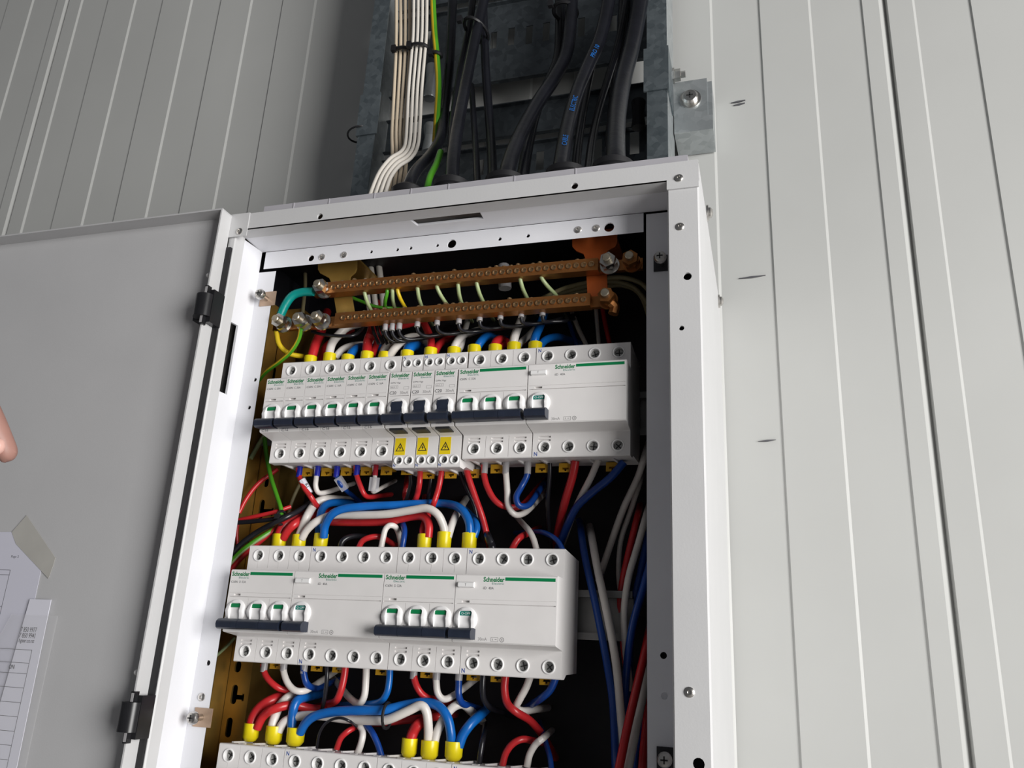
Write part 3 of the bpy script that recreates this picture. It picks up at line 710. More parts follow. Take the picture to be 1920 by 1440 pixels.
# ------------------------------------------------------------------ wires
RUNS = []
def lay_runs():
    # wires that would cross are laid one behind the other along the line of sight, then each is built as a tube
    import numpy as np
    A = [np.array([tuple(p) for p in q['P']]) for q in RUNS]; R = [q['r'] for q in RUNS]; C0 = np.array(tuple(CAM)); n = len(A)
    W = []; T = [np.zeros(len(a)) for a in A]
    for a in A:
        t = np.minimum(np.arange(len(a)), np.arange(len(a))[::-1]) / max(1, len(a) - 1)
        W.append(np.clip((t - .08) / .2, 0, 1))
    E_ = [np.array([a[0], a[-1]]) for a in A]
    pairs = []
    for i in range(n):
        for j in range(i + 1, n):
            near = np.linalg.norm(E_[i][:, None] - E_[j][None], axis=2).min()
            if near > 11: pairs.append((i, j))
    for it in range(24):
        D = [np.zeros(len(a)) for a in A]; hit = 0
        lo = [a.min(0) - r for a, r in zip(A, R)]; hi = [a.max(0) + r for a, r in zip(A, R)]
        for i, j in pairs:
            if (lo[i] > hi[j]).any() or (lo[j] > hi[i]).any(): continue
            d = np.linalg.norm(A[i][:, None] - A[j][None], axis=2); need = (R[i] + R[j]) * 1.03 + .1
            if d.min() >= need: continue
            hit += 1; p, q = np.unravel_index(d.argmin(), d.shape)
            sg = 1 if A[j][q, 1] + .001 * j > A[i][p, 1] + .001 * i else -1
            push = (need - d[p, q]) * .5 * sg
            for arr, c, v in ((D[i], p, -push), (D[j], q, push)):
                k = np.exp(-((np.arange(len(arr)) - c) / 4.0) ** 2); arr += v * k
        if not hit: break
        for k in range(n):
            if not D[k].any(): continue
            new = np.clip(T[k] + D[k] * W[k], -5, 5); st = new - T[k]; T[k] = new
            v = A[k] - C0; A[k] = A[k] + v / np.linalg.norm(v, axis=1)[:, None] * st[:, None]
    for q, a in zip(RUNS, A):
        m = MB(); P = [Vector(p) for p in a]
        m.tube(P, q['r'], n=12, smooth=False, half=q['half'] if q['two'] else None, flat=q['flat'])
        me = m.mesh(q['name'], [q['mat'], q['two']] if q['two'] else q['mat'], origin=tuple(q['P'][0]))
        old = q['ob'].data; q['ob'].data = me; bpy.data.meshes.remove(old); me.name = q['name']
def wire(label, matn, pts, w, y=28, group='wires', name='wire', sleeve=None, two=None, flat=1.0, caps=True, half=(5, 11), tail=True):
    """pts: (u, v[, depth]); w: width in pixels"""
    pts = [tuple(p) if len(p) > 2 else (p[0], p[1], y) for p in pts]
    w0 = list(pts)
    if tail and name == 'wire' and group != 'wires along the hinge side':                   # free ends run on into the depth of the cabinet
        a, b = pts[-2], pts[-1]
        if 31 < b[2] < 90:
            k = 14 / max(6, math.hypot(b[0]-a[0], b[1]-a[1]))
            pts = pts + [(b[0] + (b[0]-a[0])*k, b[1] + (b[1]-a[1])*k, b[2] * .5 + 50), (b[0] + (b[0]-a[0])*k*1.7, b[1] + (b[1]-a[1])*k*1.7, 103.2 - w * .25)]
        a, b = pts[1], pts[0]
        if 36 < b[2] < 90 and 0 < b[1] < 1430:
            k = 14 / max(6, math.hypot(b[0]-a[0], b[1]-a[1]))
            pts = [(b[0] + (b[0]-a[0])*k*1.7, b[1] + (b[1]-a[1])*k*1.7, 103.2 - w * .25), (b[0] + (b[0]-a[0])*k, b[1] + (b[1]-a[1])*k, b[2] * .5 + 50)] + pts
    P = [at(*p) for p in pts]
    r = w * 0.5 * mmpp(sum(p[2] for p in w0) / len(w0))
    o = tuple(P[0])
    ob = bpy.data.objects.new(name, bpy.data.meshes.new(name)); COL.objects.link(ob); ob.location = P[0] * S
    RUNS.append(dict(ob=ob, P=catmull(P, 5), r=r, two=two, half=half, flat=flat, mat=matn, name=name))
    tag(ob, label, 'wire' if name == 'wire' else 'cable', group)
    if sleeve:
        sm, su, sv, sw, sl = sleeve                  # material, top (u, v), width px, length mm
        a = at(su, sv, w0[0][2])
        rr = sw * .5 * mmpp(y); zz = sl
        m = MB()
        if zz > 0: pr = [(rr * .98, 0), (rr, -.6), (rr * .97, -zz * .75), (rr * .72, -zz * .93), (rr * .45, -zz)]
        else: pr = [(rr, 0), (rr, -zz)]
        m.lathe(pr, a, ax='z', n=18); m.obj('end_sleeve', sm, ob, origin=o)
    return ob
YS = 'sleeve_yellow'
ph = ['red', 'white', 'blue']; PHM = {'red': 'wire_red', 'white': 'wire_white', 'blue': 'wire_blue', 'dark blue': 'wire_darkblue', 'black': 'wire_black'}
G1 = 'wires above the top row'
def pole1(i): return ordn[i] + ' single-pole breaker' if i < 6 else ordn[i-6] + ' yellow-sticker breaker' if i < 9 else ordn[i-9] + ' pole, top three-pole breaker'
T1 = [
 ('red', (583, 669), [(583, 676), (592, 645, 32), (600, 627, 46), (606, 608, 74)], 20),
 ('white', (619, 664), [(616, 670), (622, 645, 30), (635, 628, 34), (655, 612, 38), (695, 604, 50), (730, 606, 70)], 18),
 ('blue', (653, 667), [(655, 674), (661, 660, 31), (676, 651, 42), (700, 652, 60)], 18),
 ('red', (689, 661), [(687, 668), (690, 640, 31), (697, 622, 38), (702, 592, 55)], 20),
 ('white', (723, 662), [(728, 670), (745, 648, 27), (765, 634, 30), (785, 633, 45), (800, 645, 66)], 17),
 ('blue', (764, 659), [(764, 666), (768, 652, 30), (780, 648, 40), (795, 660, 58)], 23),
 ('red', (808, 654), [(806, 662), (808, 640, 30), (803, 624, 42), (795, 606, 60)], 16),
 ('white', (852, 653), [(848, 660), (857, 641, 30), (868, 629, 42), (880, 625, 60)], 16),
 ('blue', (890, 649), [(892, 656), (902, 640, 31), (914, 631, 42), (930, 634, 62)], 17),
 ('red', (929, 648), [(926, 656), (930, 642, 30), (940, 637, 40), (955, 646, 60)], 18),
 ('white', (964, 644), [(961, 652), (965, 632, 28), (969, 620, 36), (975, 605, 55)], 17),
 ('blue', (1004, 643), [(1000, 652), (1004, 631, 28), (1012, 613, 38), (1020, 590, 60)], 17)]
for i, (c, sv, pts, w) in enumerate(T1):
    sw = 27 if i < 6 else 27
    wire('%s wire, yellow sleeve, on top of the %s' % (c, pole1(i)), PHM[c], pts, w, group=G1, sleeve=(YS, sv[0], sv[1], sw, 17))
B1 = [('white', 1, [(628, 672, 31), (641, 656, 36), (660, 648, 46), (690, 645, 66)], 14), ('red', 3, [(698, 668, 31), (704, 650, 36), (708, 636, 44), (712, 615, 66)], 13),
      ('white', 4, [(717, 670, 31), (724, 652, 38), (738, 644, 52), (760, 640, 70)], 19), ('red', 6, [(815, 662, 30), (823, 647, 36), (834, 638, 46), (850, 630, 64)], 15),
      ('white', 7, [(860, 660, 31), (865, 648, 36), (868, 636, 48), (872, 620, 66)], 12), ('red', 9, [(936, 656, 31), (946, 645, 40), (960, 644, 60)], 13),
      ('white', 10, [(970, 652, 31), (978, 641, 38), (988, 632, 52), (1000, 620, 70)], 13), ('blue', 11, [(1010, 652, 30), (1024, 637, 38), (1046, 632, 55), (1072, 640, 80)], 15)]
for c, i, pts, w in B1:
    wire('second %s wire, same yellow sleeve, on top of the %s' % (c, pole1(i)), PHM[c], pts, w, group=G1)
wire('red wire slipping behind the first yellow sleeve of the top row', 'wire_red', [(598, 690, 40), (606, 655, 44), (622, 640, 60), (640, 630, 80)], 12, group=G1)

G2 = 'wires below the top row'
o_ = wire('red wire in a blue sleeve with a white R1 marker', 'wire_red', [(559, 878), (562, 896), (571, 915, 27), (583, 932, 31), (594, 948, 40), (610, 962, 60)], 10.5, group=G2, sleeve=('sleeve_blue', 560, 895, 11.5, -9))
a_, b_ = at(566, 900, 27), at(581, 925, 30)
m = MB(); m.tube([a_, b_], 3.0, n=8, smooth=False); mk = m.obj('marker_tube', 'paper_bright', o_, origin=tuple(at(559, 878, 28)))
tm = text_mesh('R1', 3.4, 2.4, 'black_print', .01); c_ = (a_ + b_) / 2 - at(559, 878, 28)
l_ = part('lettering', tm, mk, c_ + Vector((1.0, -3.1, 1.3))); l_.rotation_euler = (0, math.radians(60), 0)
wire('white wire in a blue sleeve under the second single-pole breaker', 'wire_white', [(594, 876), (593, 895), (592, 912), (598, 924, 32), (615, 922, 45), (640, 914, 66)], 10, group=G2, sleeve=('sleeve_blue', 594, 893, 11.5, -9))
o_ = wire('dark blue wire in a blue sleeve and clear tag under the third breaker', 'wire_darkblue', [(630, 876), (632, 895), (640, 910, 30), (652, 922, 40), (668, 935, 60)], 9, group=G2, sleeve=('sleeve_blue', 630, 895, 11.5, -9))
m = MB(); m.tube([at(633, 895, 28), at(648, 918, 34)], 4.0, n=4, smooth=False); m.obj('clear_tag', 'clear_tag', o_, origin=tuple(at(630, 876, 28)))
wire('red wire in a blue sleeve under the fourth single-pole breaker', 'wire_red', [(667, 874), (669, 892), (676, 912), (684, 928, 31), (694, 932, 42), (710, 930, 64)], 10, group=G2, sleeve=('sleeve_blue', 668, 892, 11.5, -9))
o_ = wire('white wire in a red sleeve and clear tag under the fifth breaker', 'wire_white', [(702, 874), (703, 892), (702, 908), (700, 922, 32), (720, 912, 55)], 8.5, group=G2, sleeve=('sleeve_red', 703, 892, 10.5, -9))
m = MB(); m.tube([at(703, 895, 27), at(700, 921, 29)], 4.2, n=4, smooth=False); m.obj('clear_tag', 'clear_tag', o_, origin=tuple(at(702, 874, 28)))
for lab, c, pts, w in (
 ('red wire dropping from the first yellow-sticker breaker', 'red', [(788, 882), (786, 910), (780, 935, 32), (770, 950, 45)], 11),
 ('red wire dropping from the second yellow-sticker breaker', 'red', [(828, 882), (824, 908), (818, 930, 31), (811, 950, 38)], 11),
 ('long red wire running from the third yellow-sticker breaker to the middle row', 'red', [(874, 878), (880, 900), (892, 935, 30), (905, 972, 32), (915, 1012, 34)], 12),
 ('black wire beside the first red wire under the yellow stickers', 'black', [(770, 884, 34), (770, 910, 36), (763, 935, 40), (755, 952, 50)], 9),
 ('black wire between the two red wires under the yellow stickers', 'black', [(810, 882, 32), (806, 915, 34), (800, 942, 42)], 8),
 ('thin black wire curving beside the long red wire', 'black', [(862, 884, 32), (874, 915, 36), (890, 950, 40), (897, 990, 46)], 7),
 ('short red wire tucked behind the black wires under the stickers', 'red', [(762, 915, 52), (760, 930, 54), (764, 945, 58)], 12)):
    wire(lab, PHM[c], pts, w, group=G2)
SG = 'sleeve_grey'
wire('red loop wire in a grey sleeve under the top three-pole breaker', 'wire_red', [(907, 872), (908, 892), (914, 914), (928, 938, 29), (948, 950, 33), (978, 948, 42), (1006, 918, 64)], 11.5, group=G2, sleeve=(SG, 908, 888, 12.5, -10))
wire('white loop wire in a grey sleeve under the top three-pole breaker', 'wire_white', [(948, 872), (949, 892), (951, 920), (953, 948, 29), (966, 965, 32), (986, 960, 42), (1008, 938, 64)], 11.5, group=G2, sleeve=(SG, 948, 889, 12.5, -10))
wire('blue loop wire in a grey sleeve under the top three-pole breaker', 'wire_darkblue', [(990, 872), (988, 892), (978, 912), (968, 932, 24), (974, 948, 25), (992, 946, 33), (1012, 918, 54)], 11.5, group=G2, sleeve=(SG, 989, 889, 12.5, -10))
for lab, c, pts, w in (
 ('black wire hanging from the first pole of the top end switch', 'black', [(1031, 868), (1030, 900, 32), (1027, 940, 40), (1029, 985, 52), (1033, 1030, 66)], 8),
 ('thick red wire leaving the second pole of the top end switch', 'red', [(1079, 864), (1073, 895, 31), (1061, 935, 38), (1051, 975, 50), (1044, 1010, 62)], 15),
 ('pale wire leaving the third pole of the top end switch', 'white', [(1122, 862), (1108, 895, 31), (1090, 930, 38), (1072, 970, 50), (1058, 1010, 64)], 12),
 ('blue wire sweeping from the last pole of the top end switch', 'dark blue', [(1170, 866), (1145, 895, 29), (1112, 922, 32), (1082, 950, 38), (1064, 985, 46), (1050, 1020, 58)], 14)):
    wire(lab, PHM[c], pts, w, group=G2)

G3 = 'wires above the middle row'
SL2 = 15
for lab, c, pts, w, sl in (
 ('red wire in the first yellow sleeve of the middle row', 'red', [(521, 1012), (526, 995), (540, 978, 30), (560, 965, 36), (590, 952, 56)], 19, (525, 1002, 28)),
 ('white wire bending back from the second yellow sleeve of the middle row', 'white', [(559, 1012), (566, 992, 29), (577, 966, 32), (592, 944, 36), (612, 936, 44), (645, 938, 66)], 17, (562, 1003, 27)),
 ('blue wire bending back from the third yellow sleeve of the middle row', 'blue', [(598, 1010, 31), (598, 985, 33), (603, 958, 36), (615, 945, 42), (640, 942, 56), (670, 945, 76)], 15, (603, 1001, 28)),
 ('red wire in the fourth yellow sleeve of the middle row', 'red', [(795, 1012, 30), (792, 996, 32), (796, 980, 36), (802, 968, 44), (800, 955, 60)], 12, (797, 1002, 27)),
 ('short white wire in the fifth yellow sleeve of the middle row', 'white', [(840, 1008), (847, 985, 31), (854, 968, 36), (862, 955, 50)], 14, (834, 998, 27)),
 ('blue wire behind the bridge at the sixth yellow sleeve, middle row', 'blue', [(889, 1008, 30), (894, 990, 32), (890, 974, 40), (878, 962, 56)], 13, (881, 1000, 28))):
    wire(lab, PHM[c], pts, w, group=G3, sleeve=(YS, sl[0], sl[1], sl[2], SL2))
for lab, c, pts, w in (
 ('second red wire in the first yellow sleeve of the middle row', 'red', [(531, 1010, 27), (541, 993, 25), (556, 980, 26), (578, 968, 34), (600, 960, 50)], 17),
 ('long white bridge wire joining two yellow sleeves of the middle row', 'white', [(566, 1010, 26), (576, 993, 24), (595, 977, 22), (625, 966, 22), (670, 966, 23), (725, 964, 24), (770, 957, 24), (800, 953, 23), (820, 964, 23), (831, 985, 26), (835, 1006, 28)], 15.5),
 ('long blue bridge wire joining two yellow sleeves of the middle row', 'blue', [(607, 1008, 26), (610, 985, 23), (622, 965, 21), (645, 954, 22), (690, 949, 26), (740, 947, 34), (800, 944, 40), (840, 945, 36), (865, 955, 30), (879, 978, 27), (881, 1006, 28)], 16),
 ('long red bridge wire running behind the white one, middle row', 'red', [(570, 985, 44), (600, 978, 40), (650, 979, 36), (720, 978, 34), (775, 968, 32), (796, 970, 30), (804, 985, 28), (803, 1008, 28)], 16),
 ('black wire on the neutral pole of the middle row switch', 'black', [(637, 1030), (643, 1014), (660, 1006, 34), (690, 1006, 50)], 11),
 ('red wire arching over the middle switch', 'red', [(672, 1028), (680, 1014), (697, 1007, 30), (716, 1008, 36), (740, 1022, 56)], 11),
 ('white wire looping over the middle switch', 'white', [(714, 1030), (718, 1010), (723, 992), (732, 985, 30), (743, 990, 36), (750, 1010, 46), (752, 1030, 56)], 11),
 ('blue wire rising straight from the middle switch', 'dark blue', [(754, 1028), (757, 1010), (758, 992, 31), (752, 976, 42), (740, 966, 60)], 11),
 ('dark stub of a wire on the first pole of the middle end switch', 'black', [(924, 1030), (920, 1018), (914, 1004, 34)], 14),
 ('red wire on the second pole of the middle end switch', 'red', [(960, 1030), (967, 1017), (976, 1007, 31), (990, 1000, 48)], 12),
 ('white wire on the third pole of the middle end switch', 'white', [(1006, 1030), (1000, 1010), (992, 995, 31), (984, 986, 44)], 11),
 ('blue wire arching into the last pole of the middle end switch', 'dark blue', [(1056, 1032), (1046, 1015), (1032, 1004, 32), (1012, 997, 42), (990, 998, 64)], 9)):
    wire(lab, PHM[c], pts, w, group=G3)

G4 = 'wires below the middle row'
for lab, c, pts, w, sl in (
 ('red wire in a grey sleeve under the first middle-row pole', 'red', [(493, 1245), (497, 1264), (508, 1279), (525, 1291, 31), (548, 1296, 42)], 11.5, (494, 1260, 13)),
 ('white wire in a grey sleeve under the second middle-row pole', 'white', [(531, 1245), (533, 1264), (541, 1283), (555, 1295, 30), (575, 1294, 36), (600, 1278, 52), (615, 1268, 66)], 12, (531, 1258, 13)),
 ('blue wire in a grey sleeve under the third middle-row pole', 'dark blue', [(569, 1246), (570, 1264), (576, 1283, 31), (592, 1290, 45), (615, 1282, 66)], 12, (569, 1263, 13)),
 ('red wire in a grey sleeve under the second middle three-pole breaker', 'red', [(775, 1256), (778, 1278), (788, 1298), (803, 1309, 32), (825, 1314, 48)], 12, (775, 1273, 13)),
 ('white wire in a grey sleeve under the second middle three-pole breaker', 'white', [(818, 1256), (818, 1278), (821, 1300), (833, 1311, 30), (855, 1301, 36), (888, 1276, 56)], 12, (818, 1275, 13)),
 ('blue wire in a grey sleeve under the second middle three-pole breaker', 'dark blue', [(860, 1258), (860, 1280), (860, 1303), (867, 1319, 34), (885, 1325, 52)], 12, (860, 1276, 13))):
    wire(lab, PHM[c], pts, w, group=G4, sleeve=(SG, sl[0], sl[1], sl[2], -11))
for lab, c, pts, w in (
 ('black wire under the neutral pole of the middle switch', 'black', [(613, 1245), (613, 1270), (610, 1300, 32), (604, 1330, 44)], 8),
 ('red wire curving down from the middle switch', 'red', [(648, 1245), (645, 1270), (638, 1298), (629, 1315, 31), (612, 1320, 46)], 13),
 ('white wire turning back under the middle switch', 'white', [(687, 1245), (686, 1275), (683, 1305), (673, 1319, 30), (655, 1308, 40), (640, 1290, 60)], 12.5),
 ('blue wire curving down beside the middle switch', 'blue', [(731, 1248), (730, 1275), (725, 1300), (712, 1316, 30), (685, 1321, 36), (650, 1322, 52)], 12),
 ('grey-black wire under the first pole of the middle end switch', 'black', [(907, 1258), (905, 1285), (907, 1310, 31), (918, 1326, 38), (940, 1335, 56)], 10),
 ('red wire crossing down from the middle end switch', 'red', [(949, 1260), (946, 1290), (951, 1318), (968, 1335, 32), (995, 1352, 42), (1020, 1382, 60), (1030, 1400, 72)], 13),
 ('white wire hooked below the middle end switch', 'white', [(997, 1260), (987, 1288), (974, 1312), (968, 1326, 29), (980, 1333, 36), (1004, 1330, 55)], 12.5),
 ('blue wire under the last pole of the middle end switch', 'dark blue', [(1044, 1266), (1032, 1293), (1015, 1309, 31), (998, 1320, 44)], 12.5)):
    wire(lab, PHM[c], pts, w, group=G4)

G5 = 'wires above the bottom row'
for lab, c, pts, w, sl in (
 ('red wire in the first yellow sleeve of the bottom row', 'red', [(470, 1368), (475, 1345), (490, 1325, 30), (512, 1312, 34), (545, 1300, 50)], 20, (473, 1356, 30)),
 ('white wire bending back from the second yellow sleeve of the bottom row', 'white', [(508, 1372), (514, 1348), (525, 1323, 30), (543, 1306, 36), (570, 1298, 56)], 17, (516, 1361, 32)),
 ('blue wire bending back from the third yellow sleeve of the bottom row', 'blue', [(547, 1374), (548, 1345), (552, 1323), (561, 1311, 32), (580, 1306, 50)], 17, (556, 1364, 33)),
 ('red wire in the fourth yellow sleeve of the bottom row', 'red', [(768, 1396), (774, 1375), (783, 1360, 31), (795, 1350, 42)], 19, (769, 1384, 28)),
 ('white wire leaning back from the fifth yellow sleeve of the bottom row', 'white', [(813, 1398), (820, 1372), (833, 1346, 29), (850, 1326, 32), (868, 1321, 38), (886, 1336, 54)], 15, (807, 1388, 31)),
 ('blue wire leaning back from the sixth yellow sleeve of the bottom row', 'blue', [(860, 1400), (868, 1378), (882, 1358, 30), (898, 1343, 40)], 17, (852, 1390, 31))):
    wire(lab, PHM[c], pts, w, group=G5, sleeve=(YS, sl[0], sl[1], sl[2], 13))
for lab, c, pts, w in (
 ('second red wire in the first yellow sleeve of the bottom row', 'red', [(482, 1366, 26), (492, 1345, 25), (510, 1331, 26), (545, 1322, 32), (580, 1328, 40), (620, 1334, 52)], 16),
 ('long white bridge wire joining two yellow sleeves of the bottom row', 'white', [(522, 1372, 27), (534, 1353, 28), (560, 1343, 30), (600, 1342, 29), (650, 1348, 27), (700, 1351, 24), (728, 1349, 23), (765, 1333, 22), (788, 1323, 22), (799, 1333, 22), (803, 1360, 24), (803, 1398, 28)], 16),
 ('long blue bridge wire joining two yellow sleeves of the bottom row', 'blue', [(563, 1374, 25), (573, 1356, 22), (592, 1342, 20), (630, 1334, 20), (680, 1332, 20), (720, 1331, 21), (760, 1322, 26), (795, 1317, 30), (822, 1324, 28), (838, 1344, 25), (845, 1372, 25), (846, 1400, 28)], 16.5),
 ('red bridge wire hidden behind the white one, bottom row', 'red', [(720, 1354, 44), (760, 1350, 44), (800, 1346, 46), (830, 1342, 50)], 14),
 ('thin black wire arching over the bottom row switch', 'black', [(594, 1402, 22), (599, 1375, 18), (612, 1355, 14), (635, 1346, 13), (655, 1352, 16), (668, 1362, 28)], 5),
 ('red wire on the bottom row switch', 'red', [(631, 1405), (639, 1384), (654, 1370, 29), (672, 1361, 36)], 10.5),
 ('white wire on the bottom row switch', 'white', [(671, 1412), (678, 1390), (680, 1372, 29), (673, 1358, 36)], 12),
 ('blue wire on the bottom row switch', 'dark blue', [(716, 1420), (708, 1395), (697, 1372), (683, 1354, 33)], 11),
 ('black wire on the bottom row end switch', 'black', [(898, 1432), (902, 1405), (906, 1380, 34)], 10),
 ('red wire arching over the bottom end switch', 'red', [(942, 1436), (948, 1413), (961, 1395), (980, 1386, 31), (1003, 1390, 42)], 11.5),
 ('white wire arching over the bottom end switch', 'white', [(988, 1438), (993, 1415), (1004, 1396), (1017, 1385, 34)], 11.5),
 ('blue wire behind the arches over the bottom end switch', 'dark blue', [(1034, 1442), (1031, 1420, 32), (1024, 1395, 40), (1018, 1375, 52)], 9)):
    wire(lab, PHM[c], pts, w, group=G5)
m = MB(); c0 = at(726, 1342, 22); m.tube([c0 + Vector((0, 8.2*math.cos(a), 8.6*math.sin(a))) for a in [2*math.pi*k/16 for k in range(17)]], 1.2, n=6, smooth=False)
tag(m.obj('cable_tie', 'rubber_black', None, origin=tuple(c0)), 'black cable tie around the bottom row bridge wires', 'cable tie', 'cable ties')

# hinge-side wires
G6 = 'wires along the hinge side'
GY = dict(two='wire_yellow')
wire('green and yellow earth wire hanging from the second nut of the lower bar', 'wire_yellow', [(565, 612, 2), (560, 636, 8), (545, 660, 12), (522, 680, 16), (498, 698, 22), (478, 722, 34)], 9, group=G6, two='wire_green')
wire('yellow earth wire curling under the first nut of the lower bar', 'wire_yellow', [(518, 620, 4), (523, 645, 12), (540, 662, 22), (565, 668, 34), (585, 668, 50)], 11, group=G6)
wire('green earth wire descending past the top row to a cable tie', 'wire_green', [(496, 820, 34), (500, 855, 36), (508, 895, 34), (519, 930, 30), (527, 955, 26), (527, 972, 25)], 9, group=G6, two='wire_palegreen', half=(1, 4))
wire('short yellow-green wire passing behind the flange edge', 'wire_palegreen', [(496, 815, 48), (484, 835, 44), (470, 860, 40)], 9, group=G6)
wire('red wire slanting up behind the top row', 'wire_red', [(448, 962, 30), (462, 935, 32), (485, 906, 38), (520, 880, 48)], 9, group=G6)
wire('red wire running level into the cable tie', 'wire_red', [(444, 976, 24), (480, 968, 24), (515, 960, 26), (545, 950, 34)], 8.5, group=G6)
wire('black wire running level into the cable tie', 'wire_black', [(444, 980, 20), (480, 977, 22), (525, 971, 24), (560, 958, 34)], 9, group=G6)
wire('black wire rising from the flange edge through the cable tie', 'wire_black', [(428, 1046, 16), (452, 1020, 18), (485, 996, 20), (522, 977, 22), (556, 960, 28), (590, 938, 44)], 11, group=G6)
wire('bright green earth wire rising along the hinge-side flange', 'wire_green', [(426, 1062, 16), (450, 1036, 18), (478, 1015, 22), (510, 995, 30), (540, 975, 44)], 10, group=G6, two='wire_palegreen', half=(1, 4))
wire('red wire rising under the green earth wire', 'wire_red', [(424, 1078, 20), (452, 1046, 22), (485, 1017, 26), (520, 990, 32), (555, 965, 44)], 11, group=G6)
wire('red wire standing behind the flange by the middle row', 'wire_red', [(447, 978, 38), (444, 1000, 38), (446, 1030, 40)], 7, group=G6)
wire('yellow-green wire crossing behind the lower flange', 'wire_palegreen', [(440, 1196, 44), (425, 1212, 40), (405, 1230, 38)], 6, group=G6)
wire('pale brown wire dropping behind the top row', 'wire_olive', [(572, 890, 56), (556, 920, 56), (546, 945, 56), (540, 970, 56)], 7, group=G6)
m = MB(); c0 = at(528, 971, 24); m.tube([c0 + Vector((1.2 * math.cos(a), 5.5*math.cos(a), 5.5*math.sin(a))) for a in [2*math.pi*k/16 for k in range(17)]], 1.1, n=6, smooth=False)
m.box(c0.x - 2, c0.x + 2, c0.y - 8, c0.y - 5, c0.z - 2, c0.z + 2)
tag(m.obj('cable_tie', 'rubber_black', None, origin=tuple(c0)), 'black cable tie bundling the hinge-side wires', 'cable tie', 'cable ties')

# wires at the terminal bars
G7 = 'earth wires between the bars'
wire('teal sleeved cable linking the first nuts of both terminal bars', 'sleeve_teal', [(588, 547, 0), (566, 548, -1), (548, 555, -2), (535, 572, -2), (526, 592, -1), (521, 608, 1)], 19, group=G7, name='bar_link_cable')
stub = [((684, 551), (697, 584)), ((726, 548), (722, 578)), ((736, 548), (740, 576)), ((746, 547), (760, 577)), ((783, 542), (791, 575)), ((820, 540), (838, 571)), ((859, 536), (866, 569)),
        ((894, 532), (906, 566)), ((976, 526), (988, 558)), ((1016, 522), (1042, 553))]
for k, (a, b) in enumerate(stub):
    mt = ['wire_palegreen', 'wire_green', 'wire_palegreen', 'wire_yellow'][k] if k < 4 else 'wire_palegreen'
    wire({'wire_palegreen': 'pale green-yellow', 'wire_green': 'green', 'wire_yellow': 'yellow'}[mt] + ' earth wire dropping behind the lower bar, %s from the gold bracket' % ordn[k], mt,
         [(a[0] - 1, a[1] - 10, 4), (a[0], a[1], 5), ((a[0] + b[0]) / 2 - 1.5, (a[1] + b[1]) / 2, 10), (b[0], b[1], 22), (b[0] + 8, b[1] + 14, 40)], 8, group=G7)
for k, (u, v) in enumerate(((722, 606), (735, 606), (748, 604), (782, 599), (819, 596), (860, 593), (899, 588), (938, 585), (977, 581), (1017, 578))):
    ue = min(u + 90 + 8 * k, 1060)
    o_ = wire('%s black wire in a grey sleeve under the lower terminal bar' % ordn[k], 'wire_black', [(u, v - 4, 8), (u, v + 12, 9), (u + 3, v + 24, 12), (u + 16, v + 34 - k, 18), (u + 45, v + 32 - k, 26), (ue, v + 22 - k, 40)], 7.5, group='black wires under the lower bar', sleeve=(SG, u, v + 14, 11.5, -9))
for k, pts in enumerate(([(1024, 556, 40), (1060, 540, 34), (1110, 528, 32), (1160, 520, 34), (1200, 530, 40), (1222, 552, 46)], [(1020, 562, 54), (1060, 548, 50), (1110, 533, 48), (1150, 528, 50), (1190, 540, 54), (1218, 575, 60)],
                         [(1030, 562, 66), (1075, 550, 62), (1120, 541, 60), (1165, 535, 62), (1200, 552, 66), (1220, 604, 72)])):
    wire('%s olive earth wire arching to the shaded side of the cabinet' % ordn[k], 'wire_olive', pts, 9, group='olive wires behind the copper bracket')
for k, (u, mt) in enumerate(((684, 'wire_white'), (697, 'wire_offwhite'), (712, 'wire_offwhite'))):
    sh_ = wire('white sheathed cable passing behind both bars, %s of three' % ordn[k], mt, [(u - 6, 470, 60), (u, 510, 60), (u + 6, 560, 62), (u + 12, 610, 66)], 11 + k, group='white cables behind the bars', name='sheathed_cable')
    if k == 0:
        q = at(u - 1, 522, 56.6); o_ = part('lettering', text_mesh('AMER', 14, 3.2, 'black_print', .01), sh_, q - Vector(sh_.location) / S); o_.rotation_euler = (0, math.radians(-80), 0)
wire('grey plastic connector tube behind the upper bar', 'sleeve_grey', [(944, 500, 34), (946, 520, 32), (947, 541, 32)], 26, group='parts behind the bars', name='connector_tube')
wire('green earth wire crossing behind the gold bracket', 'wire_green', [(655, 556, 40), (680, 566, 40), (705, 575, 44), (740, 578, 54)], 7, group=G7)
wire('dark olive wire hanging behind the teal cable', 'wire_olive', [(572, 500, 60), (572, 540, 60), (568, 580, 58), (566, 620, 56)], 8, group=G7)
wire('red wire crossing behind the grey sleeves', 'wire_red', [(660, 596, 60), (700, 600, 58), (745, 612, 56), (790, 600, 60)], 14, group=G1)
wire('black wire looping above the first yellow sleeves', 'wire_black', [(585, 622, 24), (610, 628, 18), (640, 630, 16), (665, 628, 20), (680, 615, 30), (682, 600, 44)], 7, group='black wires under the lower bar')
for k in range(4):
    u = 698 + 8 * k
    wire('dark ribbon wire, %s of four fanned out beside the red pair' % ordn[k], 'sheath_black', [(u - 2, 600, 30), (u + 2, 620, 24), (u + 12, 645, 22)], 7, group='dark ribbon wires above the top row', flat=.5)

